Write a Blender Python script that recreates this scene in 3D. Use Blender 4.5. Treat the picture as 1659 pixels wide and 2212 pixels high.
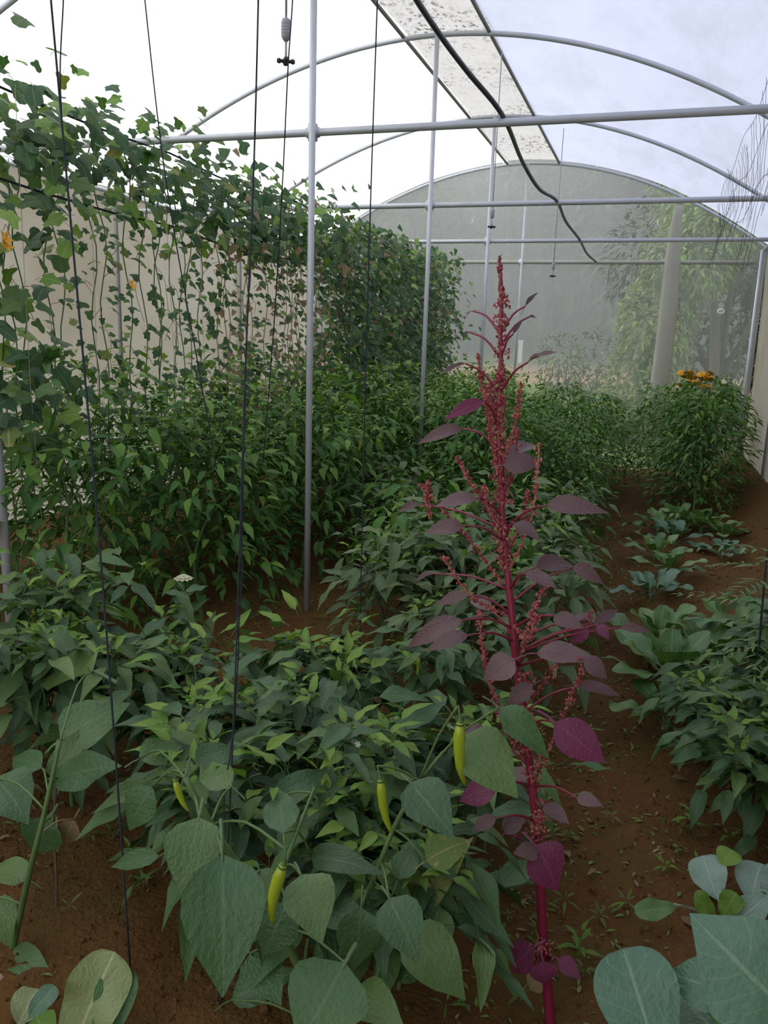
import bpy, math, random
import numpy as np
from mathutils import Vector, Matrix, noise

for o in list(bpy.data.objects):
    bpy.data.objects.remove(o)
scene = bpy.context.scene
col = scene.collection
PI = math.pi

# ------------------------------------------------------------------ camera
EYE = 1.42
FPX, YAW, PITCH, ROLL = 1717.3, 0.3177, 0.2154, 0.0324
W_PX, H_PX = 1659.0, 2212.0
_fwd = Vector((-math.sin(YAW)*math.cos(PITCH), math.cos(YAW)*math.cos(PITCH), -math.sin(PITCH)))
_r = Vector((math.cos(YAW), math.sin(YAW), 0))
_u = _r.cross(_fwd)
RGT = math.cos(ROLL)*_r + math.sin(ROLL)*_u
UPV = -math.sin(ROLL)*_r + math.cos(ROLL)*_u
CAM = Vector((0, 0, EYE))
cd = bpy.data.cameras.new('camera')
cd.sensor_fit = 'HORIZONTAL'
cd.sensor_width = 36
cd.lens = 36*FPX/W_PX
cd.clip_end = 300
cd.clip_start = 0.05
cam = bpy.data.objects.new('camera', cd)
col.objects.link(cam)
Mc = Matrix((RGT, UPV, -_fwd)).transposed().to_4x4()
Mc.translation = CAM
cam.matrix_world = Mc
scene.camera = cam

def at(x, y, Y=None, X=None, Z=None):
    """a pixel of the photograph and one known world coordinate -> a world point"""
    d = _fwd + (x-W_PX/2)/FPX*RGT - (y-H_PX/2)/FPX*UPV
    t = Y/d.y if Y is not None else (X/d.x if X is not None else (Z-EYE)/d.z)
    return CAM + d*t

# ------------------------------------------------------------------ sky, sun, exposure
wd = bpy.data.worlds.new('overcast_sky')
scene.world = wd
wd.use_nodes = True
wn = wd.node_tree
bg = wn.nodes['Background']
bg.inputs[0].default_value = (0.93, 0.96, 1.0, 1)
bg.inputs[1].default_value = 1.65
sd = bpy.data.lights.new('hazy_sun', 'SUN')
sd.energy = 1.5
sd.angle = math.radians(35)
sd.color = (1.0, 0.97, 0.92)
sun = bpy.data.objects.new('hazy_sun', sd)
col.objects.link(sun)
sun.rotation_euler = Vector((0.75, -0.25, -0.75)).to_track_quat('-Z', 'Y').to_euler()
scene.view_settings.view_transform = 'Standard'
scene.view_settings.look = 'None'
scene.view_settings.gamma = 1
scene.view_settings.use_curve_mapping = False
scene.view_settings.exposure = 0.25

# ------------------------------------------------------------------ helpers
def new_obj(name, me, parent=None, M=None, **kw):
    o = bpy.data.objects.new(name, me)
    col.objects.link(o)
    if parent is not None:
        o.parent = parent
    if M is not None:
        o.matrix_basis = M
    for k, v in kw.items():
        o[k] = v
    return o

def thing(name, label, cat, loc=(0, 0, 0), rotz=0.0, group=None, scale=1.0):
    o = bpy.data.objects.new(name, None)
    o.empty_display_size = 0.1
    col.objects.link(o)
    o.matrix_basis = Matrix.Translation(Vector(loc)) @ Matrix.Rotation(rotz, 4, 'Z') @ Matrix.Scale(scale, 4)
    o['label'] = label
    o['category'] = cat
    if group:
        o['group'] = group
    return o

def tag(o, label, cat, group=None):
    o['label'] = label
    o['category'] = cat
    if group:
        o['group'] = group
    return o

class MB:
    def __init__(s):
        s.v = []; s.f = []; s.uv = []; s.mi = []
    def add(s, v, f, mi=0, uv=None):
        n = len(s.v)
        s.v += [tuple(p) for p in v]
        s.f += [tuple(i+n for i in q) for q in f]
        s.mi += [mi]*len(f)
        s.uv += list(uv) if uv is not None else [(0.5, 0.5)]*len(v)
        return s
    def tube(s, pts, rad, sides=6, mi=0, cap=True):
        pts = [Vector(p) for p in pts]
        n = len(pts)
        if not hasattr(rad, '__len__'):
            rad = [rad]*n
        V = []; F = []
        t0 = (pts[1]-pts[0]).normalized()
        a = t0.orthogonal().normalized()
        for i, p in enumerate(pts):
            t = (pts[min(i+1, n-1)]-pts[max(i-1, 0)]).normalized()
            a = (a - t*a.dot(t)).normalized()
            b = t.cross(a)
            for k in range(sides):
                q = 2*PI*k/sides
                V.append(p + (a*math.cos(q)+b*math.sin(q))*rad[i])
        for i in range(n-1):
            for k in range(sides):
                k2 = (k+1) % sides
                F.append((i*sides+k, i*sides+k2, (i+1)*sides+k2, (i+1)*sides+k))
        if cap:
            F.append(tuple(range(sides-1, -1, -1)))
            F.append(tuple((n-1)*sides+k for k in range(sides)))
        return s.add(V, F, mi)
    def box(s, c, h, M=None, mi=0):
        c = Vector(c); V = []
        for x in (-1, 1):
            for y in (-1, 1):
                for z in (-1, 1):
                    p = Vector((x*h[0], y*h[1], z*h[2]))
                    if M is not None:
                        p = M @ p
                    V.append(c+p)
        return s.add(V, [(0, 1, 3, 2), (4, 6, 7, 5), (0, 4, 5, 1), (2, 3, 7, 6), (0, 2, 6, 4), (1, 5, 7, 3)], mi)
    def lathe(s, prof, sides=10, M=Matrix.Identity(4), mi=0):
        V = []; F = []
        for r, z in prof:
            for k in range(sides):
                V.append(M @ Vector((r*math.cos(2*PI*k/sides), r*math.sin(2*PI*k/sides), z)))
        for i in range(len(prof)-1):
            for k in range(sides):
                k2 = (k+1) % sides
                F.append((i*sides+k, i*sides+k2, (i+1)*sides+k2, (i+1)*sides+k))
        return s.add(V, F, mi)
    def mesh(s, name, mats, smooth=True):
        me = bpy.data.meshes.new(name)
        me.from_pydata(s.v, [], s.f)
        if not isinstance(mats, (list, tuple)):
            mats = [mats]
        for m in mats:
            me.materials.append(m)
        if len(mats) > 1:
            me.polygons.foreach_set('material_index', s.mi)
        lay = me.uv_layers.new(name='UVMap')
        idx = np.empty(len(me.loops), dtype=np.int32)
        me.loops.foreach_get('vertex_index', idx)
        lay.data.foreach_set('uv', np.array(s.uv, dtype=np.float32)[idx].ravel())
        if smooth:
            me.polygons.foreach_set('use_smooth', [True]*len(me.polygons))
        me.update()
        return me
    def build(s, name, mats, parent=None, M=None, smooth=True, **kw):
        return new_obj(name, s.mesh(name, mats, smooth), parent, M, **kw)

def frame(base, d, n):
    """matrix: local +Y along d, +Z near n"""
    y = Vector(d).normalized()
    n = Vector(n)
    z = n - y*n.dot(y)
    if z.length < 1e-4:
        z = y.orthogonal()
    z.normalize()
    x = y.cross(z)
    M = Matrix((x, y, z)).transposed().to_4x4()
    M.translation = base
    return M

def smooth_path(pts, n):
    pts = [Vector(p) for p in pts]
    out = []
    m = len(pts)-1
    for i in range(n+1):
        t = i/n*m
        k = min(int(t), m-1)
        f = t-k
        p0 = pts[max(k-1, 0)]; p1 = pts[k]; p2 = pts[k+1]; p3 = pts[min(k+2, m)]
        out.append(0.5*((2*p1)+(p2-p0)*f+(2*p0-5*p1+4*p2-p3)*f*f+(3*p1-p0-3*p2+p3)*f**3))
    return out

# ------------------------------------------------------------------ materials
class NT:
    def __init__(s, name):
        s.m = bpy.data.materials.new(name)
        s.m.use_nodes = True
        s.t = s.m.node_tree
        s.p = s.t.nodes['Principled BSDF']
        s.out = s.t.nodes['Material Output']
    def n(s, typ, **kw):
        nd = s.t.nodes.new(typ)
        for k, v in kw.items():
            if k.startswith('i_'):
                nd.inputs[k[2:].replace('_', ' ')].default_value = v
            else:
                setattr(nd, k, v)
        return nd
    def l(s, a, b):
        s.t.links.new(a, b)
    def math(s, op, a, b=None, c=None, clamp=False):
        nd = s.t.nodes.new('ShaderNodeMath')
        nd.operation = op
        nd.use_clamp = clamp
        for i, v in enumerate((a, b, c)):
            if v is None:
                continue
            if isinstance(v, (int, float)):
                nd.inputs[i].default_value = v
            else:
                s.l(v, nd.inputs[i])
        return nd.outputs[0]
    def mix(s, f, a, b, blend='MIX'):
        nd = s.t.nodes.new('ShaderNodeMix')
        nd.data_type = 'RGBA'
        nd.blend_type = blend
        for sock, v in ((nd.inputs[0], f), (nd.inputs[6], a), (nd.inputs[7], b)):
            if isinstance(v, (int, float)):
                sock.default_value = v
            elif isinstance(v, tuple):
                sock.default_value = (*v, 1) if len(v) == 3 else v
            else:
                s.l(v, sock)
        return nd.outputs[2]
    def ramp(s, f, stops):
        nd = s.t.nodes.new('ShaderNodeValToRGB')
        e = nd.color_ramp.elements
        while len(e) < len(stops):
            e.new(0.5)
        for el, (p, c) in zip(e, stops):
            el.position = p
            el.color = (*c, 1) if len(c) == 3 else c
        s.l(f, nd.inputs[0])
        return nd.outputs[0]
    def noise(s, scale, detail=3, vec=None, rough=0.55):
        nd = s.n('ShaderNodeTexNoise')
        nd.inputs['Scale'].default_value = scale
        nd.inputs['Detail'].default_value = detail
        nd.inputs['Roughness'].default_value = rough
        if vec is not None:
            s.l(vec, nd.inputs['Vector'])
        return nd.outputs['Fac']
    def obco(s, kind='Object'):
        return s.n('ShaderNodeTexCoord').outputs[kind]
    def bump(s, h, strength=0.3, dist=0.01):
        nd = s.n('ShaderNodeBump')
        nd.inputs['Strength'].default_value = strength
        nd.inputs['Distance'].default_value = dist
        s.l(h, nd.inputs['Height'])
        s.l(nd.outputs[0], s.p.inputs['Normal'])
        return nd.outputs[0]

def rnd_value(t):
    oi = t.n('ShaderNodeObjectInfo').outputs['Random']
    gi = t.n('ShaderNodeNewGeometry').outputs['Random Per Island']
    return t.math('FRACT', t.math('ADD', oi, gi))

def leaf_mat(name, dark, mid, light, vein, rough=0.5, trans=0.28, tcol=None, veins=9, spec=0.5, spots=None, VS=0.16):
    t = NT(name)
    r = rnd_value(t)
    c = t.ramp(r, [(0.0, dark), (0.55, mid), (1.0, light)])
    uv = t.n('ShaderNodeTexCoord').outputs['UV']
    sx = t.n('ShaderNodeSeparateXYZ')
    t.l(uv, sx.inputs[0])
    du = t.math('ABSOLUTE', t.math('SUBTRACT', sx.outputs[0], 0.5))
    rib = t.math('LESS_THAN', du, 0.022)
    sv = t.math('FRACT', t.math('MULTIPLY', t.math('SUBTRACT', sx.outputs[1], t.math('MULTIPLY', du, 0.55)), veins))
    sv = t.math('MULTIPLY', t.math('LESS_THAN', t.math('ABSOLUTE', t.math('SUBTRACT', sv, 0.5)), 0.06), VS)
    vm = t.math('MAXIMUM', rib, sv)
    nz = t.noise(14, 3, t.obco('Generated'))
    c = t.mix(t.math('MULTIPLY', nz, 0.45), c, dark)
    c = t.mix(t.math('MULTIPLY', vm, 0.55), c, vein)
    if spots:
        ns = t.noise(3.0, 3, t.obco('Generated'))
        m = t.math('MULTIPLY', t.math('SUBTRACT', ns, 0.56, clamp=True), 9, clamp=True)
        c = t.mix(t.math('MULTIPLY', m, 0.8), c, spots)
    t.l(c, t.p.inputs['Base Color'])
    t.p.inputs['Roughness'].default_value = rough
    t.p.inputs['Specular IOR Level'].default_value = spec
    h = t.math('ADD', t.math('MULTIPLY', vm, -0.6), t.math('MULTIPLY', nz, 0.8))
    bn = t.bump(h, 0.55, 0.008)
    tr = t.n('ShaderNodeBsdfTranslucent')
    t.l(t.mix(1.0, c, tcol or (0.9, 1.0, 0.35), 'MULTIPLY') if tcol is None else t.mix(0.6, c, tcol), tr.inputs[0])
    ms = t.n('ShaderNodeMixShader')
    ms.inputs[0].default_value = trans
    t.l(t.p.outputs[0], ms.inputs[1]); t.l(tr.outputs[0], ms.inputs[2])
    t.l(ms.outputs[0], t.out.inputs[0])
    return t.m

def plain_mat(name, c1, c2, scale=20, rough=0.6, bump=0.2, spec=0.4, metal=0.0, stretch=None):
    t = NT(name)
    co = t.obco('Object')
    if stretch:
        mp = t.n('ShaderNodeMapping')
        mp.inputs['Scale'].default_value = stretch
        t.l(co, mp.inputs[0]); co = mp.outputs[0]
    nz = t.noise(scale, 4, co)
    t.l(t.mix(nz, c1, c2), t.p.inputs['Base Color'])
    t.p.inputs['Roughness'].default_value = rough
    t.p.inputs['Specular IOR Level'].default_value = spec
    t.p.inputs['Metallic'].default_value = metal
    if bump:
        t.bump(nz, bump, 0.003)
    return t.m

def sheet_mat(name, base, dust, trans, transp=0.0, dust_scale=1.2, dust_amt=0.5, weave=0.0, crease=0.15, stretch=(1, 1, 1), refl=0.5):
    """plastic film or netting: diffuse + translucent, plus open holes for the netting"""
    t = NT(name)
    co = t.n('ShaderNodeMapping')
    co.inputs['Scale'].default_value = stretch
    t.l(t.obco('Object'), co.inputs[0])
    co = co.outputs[0]
    nz = t.noise(dust_scale, 5, co, 0.6)
    m = t.math('MULTIPLY', t.math('SUBTRACT', nz, 0.45, clamp=True), 4*dust_amt, clamp=True)
    c = t.mix(m, base, dust)
    df = t.n('ShaderNodeBsdfDiffuse')
    t.l(c, df.inputs[0])
    tr = t.n('ShaderNodeBsdfTranslucent')
    t.l(c, tr.inputs[0])
    if crease:
        bp = t.n('ShaderNodeBump')
        bp.inputs['Strength'].default_value = crease
        bp.inputs['Distance'].default_value = 0.05
        t.l(t.noise(2.2, 4, co), bp.inputs['Height'])
        t.l(bp.outputs[0], df.inputs['Normal']); t.l(bp.outputs[0], tr.inputs['Normal'])
    ms = t.n('ShaderNodeMixShader')
    ms.inputs[0].default_value = trans
    t.l(df.outputs[0], ms.inputs[1]); t.l(tr.outputs[0], ms.inputs[2])
    last = ms.outputs[0]
    if transp:
        tp = t.n('ShaderNodeBsdfTransparent')
        m2 = t.n('ShaderNodeMixShader')
        if weave:
            f = t.math('MULTIPLY', t.math('ADD', t.noise(3.5, 4, co), -0.5), weave)
            f = t.math('ADD', f, transp, clamp=True)
            t.l(f, m2.inputs[0])
        else:
            m2.inputs[0].default_value = transp
        t.l(last, m2.inputs[1]); t.l(tp.outputs[0], m2.inputs[2])
        last = m2.outputs[0]
    t.t.nodes.remove(t.p)
    t.l(last, t.out.inputs[0])
    return t.m

M = {}
M['pepper'] = leaf_mat('pepper_leaf', (0.040, 0.100, 0.034), (0.072, 0.162, 0.052), (0.15, 0.25, 0.065), (0.13, 0.22, 0.085), 0.38, spec=0.6)
M['tall'] = leaf_mat('tall_pepper_leaf', (0.034, 0.110, 0.022), (0.080, 0.205, 0.034), (0.21, 0.36, 0.055), (0.13, 0.23, 0.08), 0.45, spec=0.32)
M['young'] = leaf_mat('young_leaf', (0.13, 0.26, 0.035), (0.18, 0.32, 0.045), (0.25, 0.38, 0.06), (0.3, 0.42, 0.12), 0.45)
M['pale'] = leaf_mat('pale_pepper_leaf', (0.075, 0.135, 0.05), (0.115, 0.185, 0.075), (0.19, 0.25, 0.11), (0.2, 0.27, 0.14), 0.48)
M['vine'] = leaf_mat('vine_leaf', (0.030, 0.090, 0.038), (0.055, 0.135, 0.050), (0.13, 0.22, 0.05), (0.14, 0.23, 0.1), 0.5, trans=0.4)
M['collard'] = leaf_mat('collard_leaf', (0.060, 0.150, 0.085), (0.085, 0.185, 0.11), (0.11, 0.21, 0.13), (0.24, 0.34, 0.22), 0.38, trans=0.15, veins=6, spec=0.6, VS=0.35)
M['kale'] = leaf_mat('kale_leaf', (0.17, 0.27, 0.21), (0.22, 0.32, 0.26), (0.27, 0.38, 0.31), (0.4, 0.48, 0.38), 0.45, trans=0.15, veins=7)
M['chard'] = leaf_mat('chard_leaf', (0.055, 0.15, 0.04), (0.11, 0.23, 0.06), (0.21, 0.32, 0.10), (0.28, 0.36, 0.18), 0.35, trans=0.2, veins=7, spec=0.6)
M['ama'] = leaf_mat('amaranth_leaf', (0.085, 0.042, 0.046), (0.130, 0.072, 0.076), (0.185, 0.112, 0.116), (0.19, 0.05, 0.07), 0.40, trans=0.16, tcol=(0.30, 0.03, 0.09), veins=10, spec=0.6)
M['ama_bright'] = leaf_mat('amaranth_bright_leaf', (0.15, 0.022, 0.065), (0.18, 0.032, 0.085), (0.22, 0.05, 0.12), (0.27, 0.08, 0.14), 0.4, trans=0.25, tcol=(0.5, 0.03, 0.25), veins=10)
M['dry'] = leaf_mat('dry_leaf', (0.18, 0.115, 0.06), (0.27, 0.19, 0.11), (0.38, 0.30, 0.18), (0.45, 0.36, 0.22), 0.7, trans=0.2, tcol=(0.4, 0.28, 0.1))
M['yellowing'] = leaf_mat('yellowing_leaf', (0.10, 0.17, 0.03), (0.18, 0.22, 0.04), (0.28, 0.27, 0.06), (0.4, 0.35, 0.16), 0.5, spots=(0.38, 0.24, 0.10))
M['striped'] = leaf_mat('striped_pale_leaf', (0.25, 0.31, 0.12), (0.33, 0.38, 0.18), (0.4, 0.43, 0.25), (0.62, 0.6, 0.42), 0.45, trans=0.2, veins=16)
M['grass'] = leaf_mat('grass_blade', (0.10, 0.16, 0.03), (0.15, 0.22, 0.05), (0.25, 0.28, 0.10), (0.2, 0.25, 0.1), 0.6)
M['tree'] = leaf_mat('tree_leaf', (0.11, 0.16, 0.05), (0.23, 0.30, 0.10), (0.42, 0.48, 0.20), (0.2, 0.27, 0.12), 0.5, trans=0.35)
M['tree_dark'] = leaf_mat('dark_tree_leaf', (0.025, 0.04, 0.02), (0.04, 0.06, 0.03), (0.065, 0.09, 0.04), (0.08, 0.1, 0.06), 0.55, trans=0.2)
M['tree_far'] = leaf_mat('far_tree_leaf', (0.05, 0.075, 0.04), (0.08, 0.11, 0.06), (0.12, 0.15, 0.08), (0.15, 0.2, 0.1), 0.6, trans=0.3)
M['stem'] = plain_mat('green_stem', (0.05, 0.11, 0.03), (0.12, 0.19, 0.06), 30, 0.5)
M['woody'] = plain_mat('woody_stem', (0.075, 0.055, 0.035), (0.14, 0.11, 0.065), 30, 0.7)
M['ama_stem'] = plain_mat('amaranth_stem', (0.16, 0.006, 0.028), (0.27, 0.018, 0.055), 25, 0.4, spec=0.6, stretch=(1, 1, 0.1))
def ama_flower_mat():
    t = NT('amaranth_flower')
    r = rnd_value(t)
    t.l(t.ramp(r, [(0.0, (0.16, 0.02, 0.03)), (0.45, (0.36, 0.05, 0.07)), (0.75, (0.50, 0.15, 0.15)), (1.0, (0.30, 0.22, 0.10))]), t.p.inputs['Base Color'])
    t.p.inputs['Roughness'].default_value = 0.75
    return t.m
M['ama_flower'] = ama_flower_mat()
M['ama_tip'] = plain_mat('amaranth_tip', (0.09, 0.015, 0.02), (0.2, 0.05, 0.05), 120, 0.7)
M['drystem'] = plain_mat('dry_vine_stem', (0.20, 0.14, 0.08), (0.34, 0.26, 0.16), 30, 0.8)
M['chili'] = plain_mat('yellow_green_chili', (0.25, 0.34, 0.015), (0.36, 0.42, 0.03), 14, 0.25, 0.05, 0.6)
M['petal_white'] = plain_mat('white_petal', (0.8, 0.8, 0.75), (0.7, 0.72, 0.6), 40, 0.6)
M['petal_cream'] = plain_mat('cream_petal', (0.75, 0.7, 0.45), (0.8, 0.78, 0.6), 40, 0.6)
M['petal_orange'] = plain_mat('orange_petal', (0.75, 0.28, 0.015), (0.85, 0.45, 0.02), 40, 0.6)
M['petal_yellow'] = plain_mat('yellow_petal', (0.85, 0.45, 0.03), (0.9, 0.6, 0.05), 40, 0.6)
M['petal_red'] = plain_mat('red_fruit', (0.5, 0.03, 0.02), (0.6, 0.06, 0.04), 30, 0.4)
M['steel'] = plain_mat('galvanised_steel', (0.44, 0.45, 0.50), (0.60, 0.61, 0.66), 9, 0.42, 0.08, 0.5, 0.25)
M['rail'] = plain_mat('grey_purlin', (0.16, 0.155, 0.15), (0.26, 0.25, 0.24), 6, 0.6)
M['rail_end'] = plain_mat('weathered_rail', (0.26, 0.26, 0.23), (0.48, 0.48, 0.44), 3, 0.7)
M['hose'] = plain_mat('black_hose', (0.035, 0.037, 0.045), (0.06, 0.06, 0.07), 20, 0.45)
M['twine'] = plain_mat('dark_twine', (0.012, 0.017, 0.024), (0.035, 0.042, 0.055), 90, 0.85)
M['twine_pale'] = plain_mat('pale_twine', (0.3, 0.27, 0.22), (0.42, 0.4, 0.34), 60, 0.85)
M['plastic_grey'] = plain_mat('grey_plastic', (0.30, 0.30, 0.33), (0.40, 0.40, 0.44), 20, 0.5)
M['plastic_black'] = plain_mat('black_plastic', (0.03, 0.03, 0.035), (0.06, 0.06, 0.065), 20, 0.5)
M['white_plastic'] = plain_mat('white_plastic', (0.75, 0.75, 0.75), (0.82, 0.82, 0.82), 10, 0.5, 0.0)
M['wood'] = plain_mat('sawn_wood', (0.36, 0.17, 0.06), (0.50, 0.26, 0.10), 12, 0.7, 0.3, stretch=(6, 6, 0.6))
M['wood_end'] = plain_mat('sawn_wood_end', (0.6, 0.42, 0.32), (0.7, 0.52, 0.42), 30, 0.8)
M['bark'] = plain_mat('bark', (0.06, 0.05, 0.04), (0.12, 0.10, 0.08), 12, 0.85, 0.5)
M['film_l'] = sheet_mat('clear_film', (0.90, 0.91, 0.90), (0.84, 0.85, 0.83), 0.85, dust_amt=0.3)
M['film_r'] = sheet_mat('shaded_film', (0.435, 0.455, 0.555), (0.36, 0.365, 0.41), 0.85, dust_scale=2.6, dust_amt=0.55, crease=0.8, stretch=(1.0, 0.45, 1))  # weaker light on this slope is put into the base colour; smudges are real
M['film_side'] = sheet_mat('dusty_side_film', (0.35, 0.32, 0.285), (0.25, 0.21, 0.165), 0.6, dust_scale=0.5, dust_amt=1.0, crease=0.3)
M['film_side_r'] = sheet_mat('dusty_right_film', (0.34, 0.31, 0.27), (0.24, 0.20, 0.155), 0.4, dust_scale=0.8, dust_amt=1.0, crease=0.4)
M['net'] = sheet_mat('insect_netting', (0.54, 0.56, 0.54), (0.45, 0.45, 0.40), 0.5, 0.66, dust_scale=1.6, dust_amt=0.5, weave=0.30, crease=0.1, stretch=(2.5, 1, 0.35))
M['flap'] = sheet_mat('netting_fabric', (0.58, 0.57, 0.52), (0.48, 0.46, 0.40), 0.45, crease=0.4, dust_amt=0.5)

def ridge_mat():
    t = NT('dirty_ridge_film')
    co = t.obco('Object')
    mp = t.n('ShaderNodeMapping')
    mp.inputs['Scale'].default_value = (1.4, 1.0, 1.0)
    t.l(co, mp.inputs[0]); co = mp.outputs[0]
    nz = t.noise(7, 6, co, 0.7)
    c = t.mix(nz, (0.50, 0.48, 0.46), (0.64, 0.62, 0.61))
    big = t.noise(1.1, 2, co)
    fine = t.noise(16, 6, co, 0.75)
    a = t.math('MULTIPLY', t.math('SUBTRACT', big, 0.46, clamp=True), 9, clamp=True)
    b = t.math('MULTIPLY', t.math('SUBTRACT', fine, 0.52, clamp=True), 14, clamp=True)
    c = t.mix(t.math('MULTIPLY', t.math('MULTIPLY', a, b), 0.9), c, (0.10, 0.10, 0.10))
    c = t.mix(t.math('MULTIPLY', t.math('SUBTRACT', t.noise(30, 4, co), 0.55, clamp=True), 3, clamp=True), c, (0.34, 0.32, 0.29))
    df = t.n('ShaderNodeBsdfDiffuse'); tr = t.n('ShaderNodeBsdfTranslucent')
    t.l(c, df.inputs[0]); t.l(c, tr.inputs[0])
    ms = t.n('ShaderNodeMixShader'); ms.inputs[0].default_value = 0.62
    t.l(df.outputs[0], ms.inputs[1]); t.l(tr.outputs[0], ms.inputs[2])
    t.t.nodes.remove(t.p)
    t.l(ms.outputs[0], t.out.inputs[0])
    return t.m
M['ridge'] = ridge_mat()

def soil_mat():
    t = NT('red_soil')
    co = t.obco('Object')
    n1 = t.noise(1.3, 4, co)
    n2 = t.noise(22, 5, co, 0.7)
    n3 = t.noise(90, 3, co)
    c = t.mix(n2, (0.066, 0.030, 0.009), (0.180, 0.083, 0.023))
    c = t.mix(t.math('MULTIPLY', t.math('SUBTRACT', n3, 0.62, clamp=True), 5, clamp=True), c, (0.33, 0.19, 0.10))
    moss = t.math('MULTIPLY', t.math('SUBTRACT', t.noise(2.3, 6, co, 0.75), 0.44, clamp=True), 6, clamp=True)
    c = t.mix(t.math('MULTIPLY', moss, 0.65), c, (0.095, 0.072, 0.016))
    c = t.mix(t.math('MULTIPLY', n1, 0.3), c, (0.10, 0.045, 0.02))
    t.l(c, t.p.inputs['Base Color'])
    t.p.inputs['Roughness'].default_value = 0.9
    t.p.inputs['Specular IOR Level'].default_value = 0.2
    t.bump(t.math('ADD', n2, t.math('MULTIPLY', n3, 0.5)), 0.9, 0.02)
    return t.m
M['soil'] = soil_mat()

def outside_mat():
    t = NT('grass_and_bare_earth')
    co = t.obco('Object')
    n1 = t.noise(0.30, 3, co)
    n2 = t.noise(9, 5, co)
    g = t.mix(n2, (0.10, 0.15, 0.04), (0.20, 0.26, 0.08))
    sx = t.n('ShaderNodeSeparateXYZ'); t.l(co, sx.inputs[0])
    d = t.math('ABSOLUTE', t.math('SUBTRACT', sx.outputs[1], 21.0))
    band = t.math('SUBTRACT', 1.0, t.math('MULTIPLY', t.math('ADD', d, t.math('MULTIPLY', n1, -3.0)), 0.7), clamp=True)
    c = t.mix(band, g, (0.42, 0.29, 0.17))
    t.l(c, t.p.inputs['Base Color'])
    t.p.inputs['Roughness'].default_value = 0.95
    t.p.inputs['Specular IOR Level'].default_value = 0.1
    t.bump(n2, 0.6, 0.05)
    return t.m
M['outside'] = outside_mat()

# ------------------------------------------------------------------ setting
XC, HALF = -1.587, 2.8            # tunnel centre line and half chord at tie-bar height
XL, XRW = XC-2.60, XC+2.60        # side walls
S0, D0 = 2.018, 3.605
ZB, ZA = EYE+0.907, EYE+1.991
YEND = D0+3*S0
YBACK = -2.45
def arch_z(x):
    t = min(abs((x-XC)/HALF), 1.0)
    return ZB+(ZA-ZB)*(1-t**1.985)

def gz(x, y):
    z = 0.030*noise.noise(Vector((x*1.3, y*1.3, 3.1)))+0.018*noise.noise(Vector((x*5, y*5, 1.7)))
    # soil banked against the right-hand sheet, beds a little above the path
    t = max(0.0, min(1.0, (x-0.55)/0.45)); t = t*t*(3-2*t)
    z += t*0.26*max(0.0, min(1.0, (y-4)/3))
    p = math.exp(-((x+0.12)/0.17)**2)
    z += 0.045*(1-p) if 0 > x-0.9 else 0.045
    return z
def gz_fine(x, y):
    return gz(x, y)+0.008*noise.noise(Vector((x*17, y*17, 5.5)))+0.006*noise.noise(Vector((x*41, y*41, 9.5)))

def build_floor():
    xs = np.concatenate([np.arange(XL, -2.7, 0.10), np.arange(-2.7, XRW+0.001, 0.03)])
    xs[-1] = XRW
    ys = np.concatenate([np.arange(YBACK, 0.6, 0.2), np.arange(0.6, 4.2, 0.03), np.arange(4.2, YEND, 0.07), [YEND]])
    V = [(x, y, gz_fine(x, y)) for y in ys for x in xs]
    n = len(xs)
    F = [(j*n+i, j*n+i+1, (j+1)*n+i+1, (j+1)*n+i) for j in range(len(ys)-1) for i in range(n-1)]
    b = MB(); b.add(V, F)
    b.build('floor', M['soil'], kind='structure')
build_floor()

def sheet(name, xs, y0, y1, mat, dz=0.0, ny=24):
    b = MB()
    ys = [y0+(y1-y0)*j/ny for j in range(ny+1)]
    V = []
    for y in ys:
        sag = 0.02*math.sin(((y-D0)/S0 % 1.0)*PI)
        for x in xs:
            V.append((x, y, arch_z(x)+0.03+dz-sag+0.012*noise.noise(Vector((x*1.5, y*1.1, 0)))))
    n = len(xs)
    F = [(j*n+i, j*n+i+1, (j+1)*n+i+1, (j+1)*n+i) for j in range(ny) for i in range(n-1)]
    b.add(V, F)
    return b.build(name, mat, kind='structure')
RL, RR = -1.817, -1.234
lin = lambda a, b, n: [a+(b-a)*i/n for i in range(n+1)]
sheet('ceiling_film', lin(XL, RL, 18), YBACK, YEND, M['film_l'])['label'] = 'bright white film over the side with the vines'
sheet('ceiling_film', lin(RR, XRW, 18), YBACK, YEND, M['film_r'])['label'] = 'film over the path side with its dimmer bluish light coloured in'
sheet('ceiling_ridge', lin(RL, RR, 5), YBACK, YEND, M['ridge'], 0.01)['label'] = 'grimy mould-stained film strip along the ridge'

def wall(name, V, F, mat, **kw):
    b = MB(); b.add(V, F)
    return b.build(name, mat, kind='structure', smooth=False, **kw)
def side_wall(name, x, mat, bulge):
    ys = lin(YBACK, YEND, 60); zs = lin(-0.05, arch_z(x)+0.03, 10)
    V = []
    for y in ys:
        for z in zs:
            V.append((x+bulge*(0.5+0.5*noise.noise(Vector((y*1.2, z*0.8, 4))))*math.sin(PI*min(1, max(0, z/2.3))), y, z))
    n = len(zs)
    F = [(j*n+i, j*n+i+1, (j+1)*n+i+1, (j+1)*n+i) for j in range(len(ys)-1) for i in range(n-1)]
    b = MB(); b.add(V, F); b.build(name, mat, kind='structure')
side_wall('wall_left', XL, M['film_side'], -0.05)
side_wall('wall_right', XRW, M['film_side_r'], 0.05)
def end_wall(name, y, mat):
    xs = lin(XL, XRW, 40)
    V = [(x, y, -0.05) for x in xs]+[(x, y, arch_z(x)+0.02) for x in xs]
    n = len(xs)
    wall(name, V, [(i, i+1, n+i+1, n+i) for i in range(n-1)], mat)
end_wall('wall_back', YEND, M['net'])
end_wall('wall_front', YBACK, M['net'])

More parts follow.
